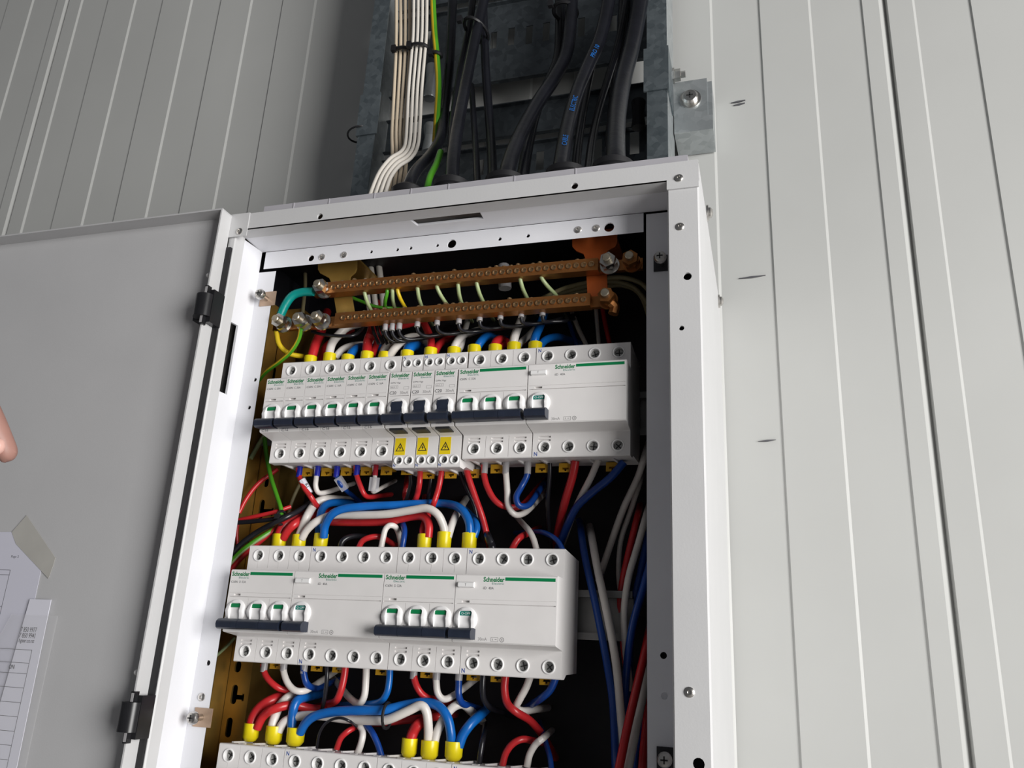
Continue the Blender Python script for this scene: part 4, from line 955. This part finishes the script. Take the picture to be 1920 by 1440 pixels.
# shaded bundle on the far side
G8 = 'wires in the shaded bundle'
for lab, mt, pts, w in (
 ('blue wire coming out from behind the middle end switch', 'wire_darkblue', [(1090, 1000, 50), (1098, 1050, 42), (1120, 1150, 38), (1140, 1255, 40), (1150, 1330, 46), (1154, 1440, 52)], 13),
 ('pale wire running beside the blue one behind the middle end switch', 'wire_white', [(1110, 1010, 48), (1121, 1070, 40), (1139, 1154, 36), (1155, 1243, 38), (1164, 1340, 46), (1171, 1445, 56)], 14),
 ('pale wire slanting down from the top end switch', 'wire_white', [(1210, 850, 40), (1196, 895, 46), (1169, 953, 56), (1145, 1020, 66), (1130, 1065, 74)], 12),
 ('thin pale wire beside the slanting one', 'wire_white', [(1200, 905, 62), (1180, 965, 66), (1164, 1015, 70), (1160, 1075, 74), (1166, 1130, 80)], 9),
 ('red wire bowed behind the pale wires', 'wire_red', [(1195, 970, 56), (1178, 1040, 54), (1165, 1105, 54), (1163, 1155, 58), (1172, 1230, 66)], 12),
 ('pale wire bowed against the shaded flange', 'wire_white', [(1212, 965, 50), (1196, 1022, 46), (1178, 1085, 44), (1170, 1150, 44), (1173, 1215, 48), (1180, 1280, 58)], 12),
 ('dark blue wire hugging the bowed pale wire', 'wire_darkblue', [(1214, 1010, 66), (1201, 1075, 64), (1188, 1135, 62), (1182, 1200, 64), (1178, 1290, 68)], 13),
 ('blue wire curving from the shaded flange downward', 'wire_darkblue', [(1219, 1055, 44), (1204, 1110, 40), (1188, 1165, 40), (1178, 1225, 44), (1172, 1300, 52), (1170, 1380, 60)], 13),
 ('bright red wire crossing in front of the shaded bundle', 'wire_red', [(1216, 1190, 52), (1204, 1245, 42), (1190, 1305, 34), (1175, 1370, 28), (1159, 1450, 24)], 14),
 ('white wire following the bright red one', 'wire_white', [(1214, 1250, 58), (1204, 1310, 48), (1192, 1370, 38), (1176, 1450, 30)], 14),
 ('dark red wire against the foot of the shaded flange', 'wire_red', [(1219, 1275, 64), (1214, 1340, 54), (1208, 1400, 46), (1204, 1450, 42)], 14),
 ('blue wire peeking between white and dark red wires', 'wire_darkblue', [(1206, 1340, 66), (1196, 1400, 56), (1188, 1450, 50)], 10),
 ('pale wire at the foot of the shaded flange', 'wire_white', [(1218, 1370, 50), (1220, 1410, 46), (1222, 1450, 44)], 8),
 ('white wire standing behind the top end switch', 'wire_white', [(1078, 600, 76), (1086, 620, 74), (1098, 645, 72), (1105, 670, 72)], 9),
 ('second white wire standing behind the top end switch', 'wire_white', [(1118, 585, 78), (1120, 612, 76), (1123, 645, 74), (1125, 670, 74)], 8),
 ('red wire standing behind the top end switch', 'wire_red', [(1130, 580, 80), (1135, 608, 78), (1143, 645, 76), (1147, 670, 76)], 9),
 ('blue wire standing behind the top end switch', 'wire_darkblue', [(1066, 600, 82), (1074, 625, 80), (1082, 650, 78), (1086, 672, 78)], 9)):
    wire(lab, mt, pts, w, group=G8)

# ------------------------------------------------------------------ cable tray above
tray = thing('cable_tray', 'galvanised steel cable tray climbing the wall above the cabinet', 'cable tray', (145, 183, 300))
OT = (145, 183, 300)
TX0, TX1, TYF, TYB, TZ0, TZ1 = -22.0, 313.5, 120.0, 183.0, 300.0, 1500.0
def rail(x, sgn):
    # channel: front flange turned inward, web, back flange
    m = MB(); a, b = (x, x + sgn * 20)
    m.box(min(a, b), max(a, b), TYF, TYF + 1.6, TZ0, TZ1)
    m.obj('rail_flange', 'galvanised', tray, origin=OT, smooth=False)
    m = MB(); m.box(min(x, x + sgn*1.6), max(x, x + sgn*1.6), TYF + 1.6, TYB, TZ0, TZ1)
    m.obj('side_rail', 'galvanised_light', tray, origin=OT, smooth=False)
rail(TX0, 1); rail(TX1, -1)
def sleevep(x, sgn, v0, v1, u):
    z0, z1 = at(u, v1, TYF).z, at(u, v0, TYF).z
    m = MB(); a, b = x - sgn * 1.6, x + sgn * 23
    m.box(min(a, b), max(a, b), TYF - 2, TYF - .2, z0, z1); m.box(min(a, x - sgn*.2), max(a, x - sgn*.2), TYF - .2, TYB - 20, z0, z1)
    m.obj('rail_coupler', 'galvanised', tray, origin=OT, smooth=False)
sleevep(TX1, -1, 90, 170, 1235); sleevep(TX0, 1, 180, 255, 680)
# perforated base strips across the tray
def strip(v0, v1, slots, u=950, z_over=None):
    z0, z1 = at(u, v1, TYB).z, at(u, v0, TYB).z
    hs = []
    for su, sv0, sv1, sw in slots:
        a, b = at(su, sv1, TYB), at(su, sv0, TYB)
        hs.append((rect(a.x - sw/2, a.x + sw/2, max(z0 + 3, a.z), min(z1 - 3, b.z)), 1.2, False))
    m = MB(); m.plate(rect(TX0 + 2, TX1 - 2, z0, z1), hs, front(TYB - 1.4)); m.box(TX0 + 2, TX1 - 2, TYB - 7, TYB - 1.4, z1 - 1.2, z1)
    m.box(TX0 + 2, TX1 - 2, TYB - 7, TYB - 1.4, z0, z0 + 1.2)
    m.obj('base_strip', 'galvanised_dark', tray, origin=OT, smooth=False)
strip(8, 156, [(925, 62, 92, 8), (958, 54, 86, 8), (992, 50, 84, 8), (1024, 44, 78, 8), (800, 60, 95, 8), (1150, 30, 60, 8), (880, 60, 95, 8), (1090, 35, 70, 8)])
strip(200, 262, [(780, 200, 250, 10)]); strip(270, 345, [(1190, 246, 290, 10), (1012, 285, 320, 9), (1120, 262, 300, 10), (900, 300, 330, 9)], u=1000)
strip(-120, -8, [])
# orange rust streaks are left out; clips under the white cables
for u, v0, v1 in ((805, 125, 185), (803, 235, 285), (1197, 190, 240)):
    a, b = at(u, v0, 168), at(u, v1, 168); m = MB(); m.lathe([(7, 0), (7.6, 2), (6, (a.z-b.z)*.5), (7.6, (a.z - b.z) - 2), (7, a.z - b.z)], b, ax='z', n=14)
    m.obj('tray_bush', 'galvanised_light' if u < 1000 else 'black_and_shade', tray, origin=OT)
# wall bracket with bolt
b0, b1 = at(1268, 262, 186), at(1340, 180, 190)
br = thing('steel_bracket', 'shiny steel angle bracket bolted beside the cable tray', 'bracket', (b0.x, YW, b0.z))
OB = (b0.x, YW, b0.z)
zA, zB, zC = at(1300, 222, 172).z, at(1300, 150, 172).z, at(1300, 260, 172).z
xA, xB = TX1 + 1, at(1336, 200, 172).x
m = MB(); m.box(xA, xB - 5, 172, 174.5, zA, zB); m.obj('bracket_plate', 'galvanised_light', br, origin=OB, smooth=False)
m = MB(); m.box(xA, xB, 171, 213, zA - 16, zA + 1); m.box(xB - 5, xB, 174, 213, zA, zB - 3); m.obj('bracket_block', 'galvanised_light', br, origin=OB, smooth=False)
p = at(1294, 184, 170); m = MB(); m.lathe([(11, 2), (11, .6), (8.4, .4), (8.4, -3), (6.5, -5), (3, -5.6), (.2, -5.6)], (p.x, 170, p.z), n=22); bo = m.obj('bracket_bolt', 'steel', br, origin=OB)
m = MB(); m.box(p.x - 3.4, p.x + 3.4, 164, 164.6, p.z - .7, p.z + .7); m.box(p.x - .7, p.x + .7, 164, 164.6, p.z - 3.4, p.z + 3.4); m.obj('cross_slot', 'slot_dark', bo, origin=OB, smooth=False)
p = at(1277, 140, 160); m = MB(); m.lathe([(8, 0), (8, 3), (6.4, 3), (6.4, 9), (3.4, 9), (3.4, 14), (.3, 14)], (TX1 + .4, 160, p.z), ax='x', n=6); m.obj('hex_nut', 'steel', br, origin=OB, smooth=False)

# ------------------------------------------------------------------ cables on the tray
GC = 'heavy black cables into the cabinet'
ZG = ZT + 7.0
def cable(label, pts, w, matn='sheath_black', group=GC, two=None, name='power_cable', half=(5, 11)):
    return wire(label, matn, pts, w, group=group, name=name, two=two, half=half)
def gl(u, v, y):                                # cable gland: seat on the gland plate under the cable
    p = at(u, v, y); return p
for k, (u, v, y, r) in enumerate(((766, 350, 6, 15), (848, 338, 4, 17), (948, 330, 4, 18), (1062, 316, 4, 18), (1150, 303, 4, 18))):
    p = at(u, v, y); h = max(12, p.z - ZG - 1.5)
    m = MB(); m.lathe([(r, 0), (r, h * .25), (r * .86, h * .3), (r * .86, h * .7), (r * .95, h * .74), (r * .95, h * .9), (r * .7, h), (r * .45, h)], (p.x, y, ZG), ax='z', n=24, closed_end=True)
    tag(m.obj('cable_gland', 'rubber_black', None, origin=(p.x, y, ZG)), '%s black cable gland from the hinge side on the cabinet top' % ordn[k], 'cable gland', 'cable glands')
cable('black cable kinking towards the hinge side above the first gland', [(850, -30, 150), (846, 60, 148), (842, 130, 140), (834, 200, 128), (826, 258, 100), (806, 292, 60), (782, 318, 30), (768, 345, 8), (765, 375, 4)], 24)
cable('black cable slanting into the second gland', [(912, -20, 120), (900, 30, 118), (886, 95, 110), (872, 165, 90), (858, 240, 55), (850, 300, 22), (848, 345, 4), (847, 370, 4)], 27)
cable('slim black cable tucked behind the slanting second one', [(888, -20, 132), (880, 50, 130), (866, 120, 128), (856, 180, 124), (848, 240, 110), (846, 300, 80)], 17)
cable('black cable hanging straight beside the second gland', [(905, -20, 140), (908, 70, 140), (912, 150, 134), (918, 230, 122), (922, 290, 90), (924, 345, 46)], 20)
cable('thin black cable behind the second gland', [(884, 160, 150), (888, 220, 130), (892, 280, 90), (895, 345, 30)], 14)
cable('thick scuffed black cable curving into the third gland', [(1072, -30, 138), (1070, 40, 136), (1062, 100, 128), (1040, 145, 112), (1010, 190, 90), (982, 240, 60), (960, 290, 28), (948, 335, 4), (945, 360, 4)], 31)
cable('black cable running behind the thick curving one', [(1050, -30, 160), (1050, 60, 158), (1046, 110, 152), (1026, 160, 138), (1006, 205, 120), (992, 260, 90), (982, 320, 46), (979, 350, 26)], 24)
ec = cable('black cable with blue printed lettering into the fourth gland', [(1145, -30, 122), (1138, 20, 120), (1124, 75, 112), (1102, 125, 98), (1080, 180, 76), (1064, 240, 46), (1055, 290, 20), (1050, 325, 4), (1049, 350, 4)], 31)
cable('black cable squeezed beside the lettered one', [(1116, 90, 156), (1104, 150, 140), (1092, 215, 106), (1083, 280, 62), (1079, 335, 28)], 18)
cable('slim black cable between the lettered and the widest cable', [(1178, -20, 150), (1162, 70, 144), (1142, 140, 126), (1123, 205, 94), (1110, 265, 52), (1102, 330, 12)], 16)
cable('widest black cable dropping straight into the fifth gland', [(1205, -30, 118), (1196, 30, 116), (1184, 90, 106), (1168, 150, 86), (1157, 215, 56), (1154, 270, 24), (1155, 312, 4), (1156, 340, 4)], 38)
cable('black cable shadowed behind the widest one', [(1172, -30, 168), (1168, 60, 166), (1157, 150, 154), (1150, 220, 132), (1146, 280, 96)], 26)
# lettering on one cable
ecp = [at(*q) for q in ((1145, -30, 122), (1138, 20, 120), (1124, 75, 112), (1102, 125, 98), (1080, 180, 76), (1064, 240, 46), (1055, 290, 20), (1050, 325, 4))]
ecl = catmull(ecp, 12)
for body, v0, L in (('PRO 10', 118, 20), ('ELECTRIC', 218, 30), ('CABLE', 285, 20)):
    p0 = min(ecl, key=lambda q: abs(CAM.z + 0 * q.z + (RM @ (q - CAM)).y * F_PX / (RM @ (q - CAM)).z + 720 - CAM.z - v0))
    t_ = (ecl[max(0, ecl.index(p0) - 6)] - p0).normalized()
    n_ = (CAM - p0); n_ = (n_ - t_ * n_.dot(t_)).normalized(); u_ = t_.cross(n_)      # lettering climbs the cable
    Mx = Matrix((t_, -n_, -u_)).transposed()
    if Mx.determinant() < 0: Mx = Matrix((t_, -n_, u_)).transposed()
    rr = 31 * .5 * mmpp(74)
    q = p0 + n_ * (rr + .15) - Mx.col[2] * 2.2
    o_ = part('lettering', text_mesh(body, L, 4.6, 'cable_blue_print', .01), ec, q - Vector(ec.location) / S)
    o_.rotation_euler = Mx.to_euler()
GW = 'white sheathed cables on the tray'
for k in range(4):
    d = k * 8.5
    cable('cream flat cable in the first tied bundle of the tray, %s of four' % ordn[k], [(743 + d, -20, 128 + (k % 2) * 3), (743 + d, 60, 128), (742 + d, 110, 126), (738 + d * .95, 190, 122), (735 + d * .9, 250, 110), (736 + d, 300, 84), (732 + d * 1.0, 340, 60), (726 + d * 1.05, 378, 40)], 8.3, 'wire_cream', GW, name='flat_cable')
for k in range(4):
    d = k * 8.2
    cable('white flat cable in the second tied bundle bending over, %s of four' % ordn[k], [(776 + d, -20, 122), (775 + d, 60, 122), (771 + d, 110, 121), (766 + d, 170, 118), (763 + d, 230, 108), (760 + d * .95, 268 + d * .2, 90), (752 + d * .75, 284 + d * .5, 66), (732 + d * .65, 297 + d * .6, 44), (712 + d * .85, 322 + d * .4, 26), (698 + d * 1.05, 354 + d * .15, 12), (690 + d * 1.1, 380, 4)], 8.2, 'wire_offwhite', GW, name='flat_cable')
m_ = None
cable('green and yellow earth cable tied to the tray', [(811, -20, 130), (814, 50, 130), (819, 105, 128), (822, 160, 124), (819, 220, 122), (816, 265, 122)], 14, 'wire_yellow', 'earth cables on the tray', two='wire_green', name='earth_cable')
cable('green earth cable bending into the cabinet top', [(826, 285, 44), (818, 308, 30), (806, 332, 16), (799, 362, 4)], 15, 'wire_green', 'earth cables on the tray', two='wire_yellow', name='earth_cable', half=(1, 4))
# printed lettering on a white cable
# ties
def tie(label, u, v, y, rx, ry, lean=0.0):
    c = at(u, v, y); m = MB()
    m.tube([c + Vector((rx*math.cos(a), ry*math.sin(a), lean * math.cos(a))) for a in [2*math.pi*k/20 for k in range(21)]], 2.0, n=6, smooth=False)
    m.box(c.x - rx - 2.8, c.x - rx + 2.4, c.y - ry - 1.5, c.y - ry + 3.5, c.z - 3, c.z + 4.5)
    tag(m.obj('cable_tie', 'rubber_black', None, origin=tuple(c)), label, 'cable tie', 'cable ties')
tie('black cable tie around the cream flat cables', 757, 95, 127, 10, 5.5, -1.5)
tie('black cable tie around the white flat cables', 786, 88, 121.5, 10, 5.5, -2)
tie('black cable tie around the green and yellow earth cable', 819, 103, 128, 5.2, 5.2, -1)
tie('black cable tie around two heavy black cables', 893, 57, 127, 12.5, 20, -4)
tie('black cable tie around the pair of cables over the third gland', 1060, 22, 144, 13, 15, -1)
c = at(676, 252, TYF + 10); m = MB()
m.tube([c + Vector((14*math.cos(a) , 14*math.sin(a) , 3*math.cos(a))) for a in [2*math.pi*k/20 for k in range(21)]], 1.1, n=6, smooth=False)
tag(m.obj('cable_tie', 'rubber_black', None, origin=tuple(c)), 'thin black tie looped around the tray rail', 'cable tie', 'cable ties')

lay_runs()

# ------------------------------------------------------------------ pointing hand at the edge
def hp(u, v, c): d = RM.transposed() @ Vector(((u - 960) / F_PX * c, (v - 720) / F_PX * c, c)); return CAM + d
HT = hp(10, 858, 480.0); HA, HB, HC = RM[0].copy(), RM[1].copy(), RM[2].copy()     # index fingertip and the directions right, down, away
def hq(a, b, c=0): return HT + HA * a + HB * b + HC * c
def limb(m, pts):                               # chain of overlapping tapered capsules
    for (p, r) in pts:
        prof = [(max(.02, r * math.sin(math.pi * k / 8)), -r * math.cos(math.pi * k / 8)) for k in range(9)]
        m.lathe(prof, p, ax='z', n=14)
    for (p, r), (q, t) in zip(pts, pts[1:]):
        d = (q - p).normalized(); u = d.orthogonal().normalized(); w = d.cross(u); vs = []
        for c_, rr in ((p, r), (q, t)):
            vs += [c_ + (u * math.cos(2*math.pi*k/14) + w * math.sin(2*math.pi*k/14)) * rr for k in range(14)]
        m.add(vs, [(k, (k+1) % 14, 14 + (k+1) % 14, 14 + k) for k in range(14)] + [tuple(range(14))[::-1], tuple(range(14, 28))])
HAND = [
 [(-118, -150, 0, 19), (-84, -118, 0, 15), (-40, -86, -2, 10.5), (-19, -46, -3, 8.4), (-7.5, -21, -1, 7.8), (0, -3, 1, 6.6)],
 [(-118, -150, 0, 19), (-88, -110, 2, 15), (-53, -74, 3, 10.5), (-40, -32, -2, 8.6), (-52, -12, 10, 8.0), (-70, -18, 22, 7.0)],
 [(-118, -150, 0, 19), (-94, -104, 5, 14), (-68, -64, 8, 10), (-60, -24, 4, 8.2), (-73, -7, 15, 7.6), (-90, -15, 26, 6.8)],
 [(-118, -150, 0, 19), (-101, -100, 9, 13), (-82, -58, 13, 9.2), (-79, -24, 10, 7.2), (-90, -9, 19, 6.8), (-103, -16, 28, 6.0)],
 [(-118, -150, 0, 18), (-90, -138, -10, 14), (-60, -126, -24, 10.5), (-38, -104, -30, 9.0), (-28, -82, -30, 7.6)],
 [(-118, -150, 0, 19), (-150, -172, 0, 21), (-230, -232, 4, 27), (-330, -306, 8, 33)]]
m = MB()
for ch in HAND: limb(m, [(hq(a_, b_, c_), r_) for a_, b_, c_, r_ in ch])
hand = m.obj('hand', 'skin', None, origin=tuple(hq(-330, -306, 8)))
rm = hand.modifiers.new('remesh', 'REMESH'); rm.mode = 'VOXEL'; rm.voxel_size = 0.0022; rm.use_smooth_shade = True
sm_ = hand.modifiers.new('smooth', 'SMOOTH'); sm_.factor = 0.5; sm_.iterations = 8
tag(hand, 'hand pointing a fingertip in front of the open door', 'hand')
m = MB(); limb(m, [(hq(-205, -213, 3), 29), (hq(-262, -256, 5), 33), (hq(-345, -317, 8), 38)]); m.obj('shirt_sleeve', 'shirt', hand, origin=tuple(hq(-330, -306, 8)))
m = MB(); c_ = hq(-1.5, -7, -4.6); m.lathe([(max(.02, 4.2 * math.sin(math.pi*k/6)), -5.2 * math.cos(math.pi*k/6)) for k in range(7)], c_, ax='z', n=12); m.obj('fingernail', 'nail', hand, origin=tuple(hq(-330, -306, 8)))
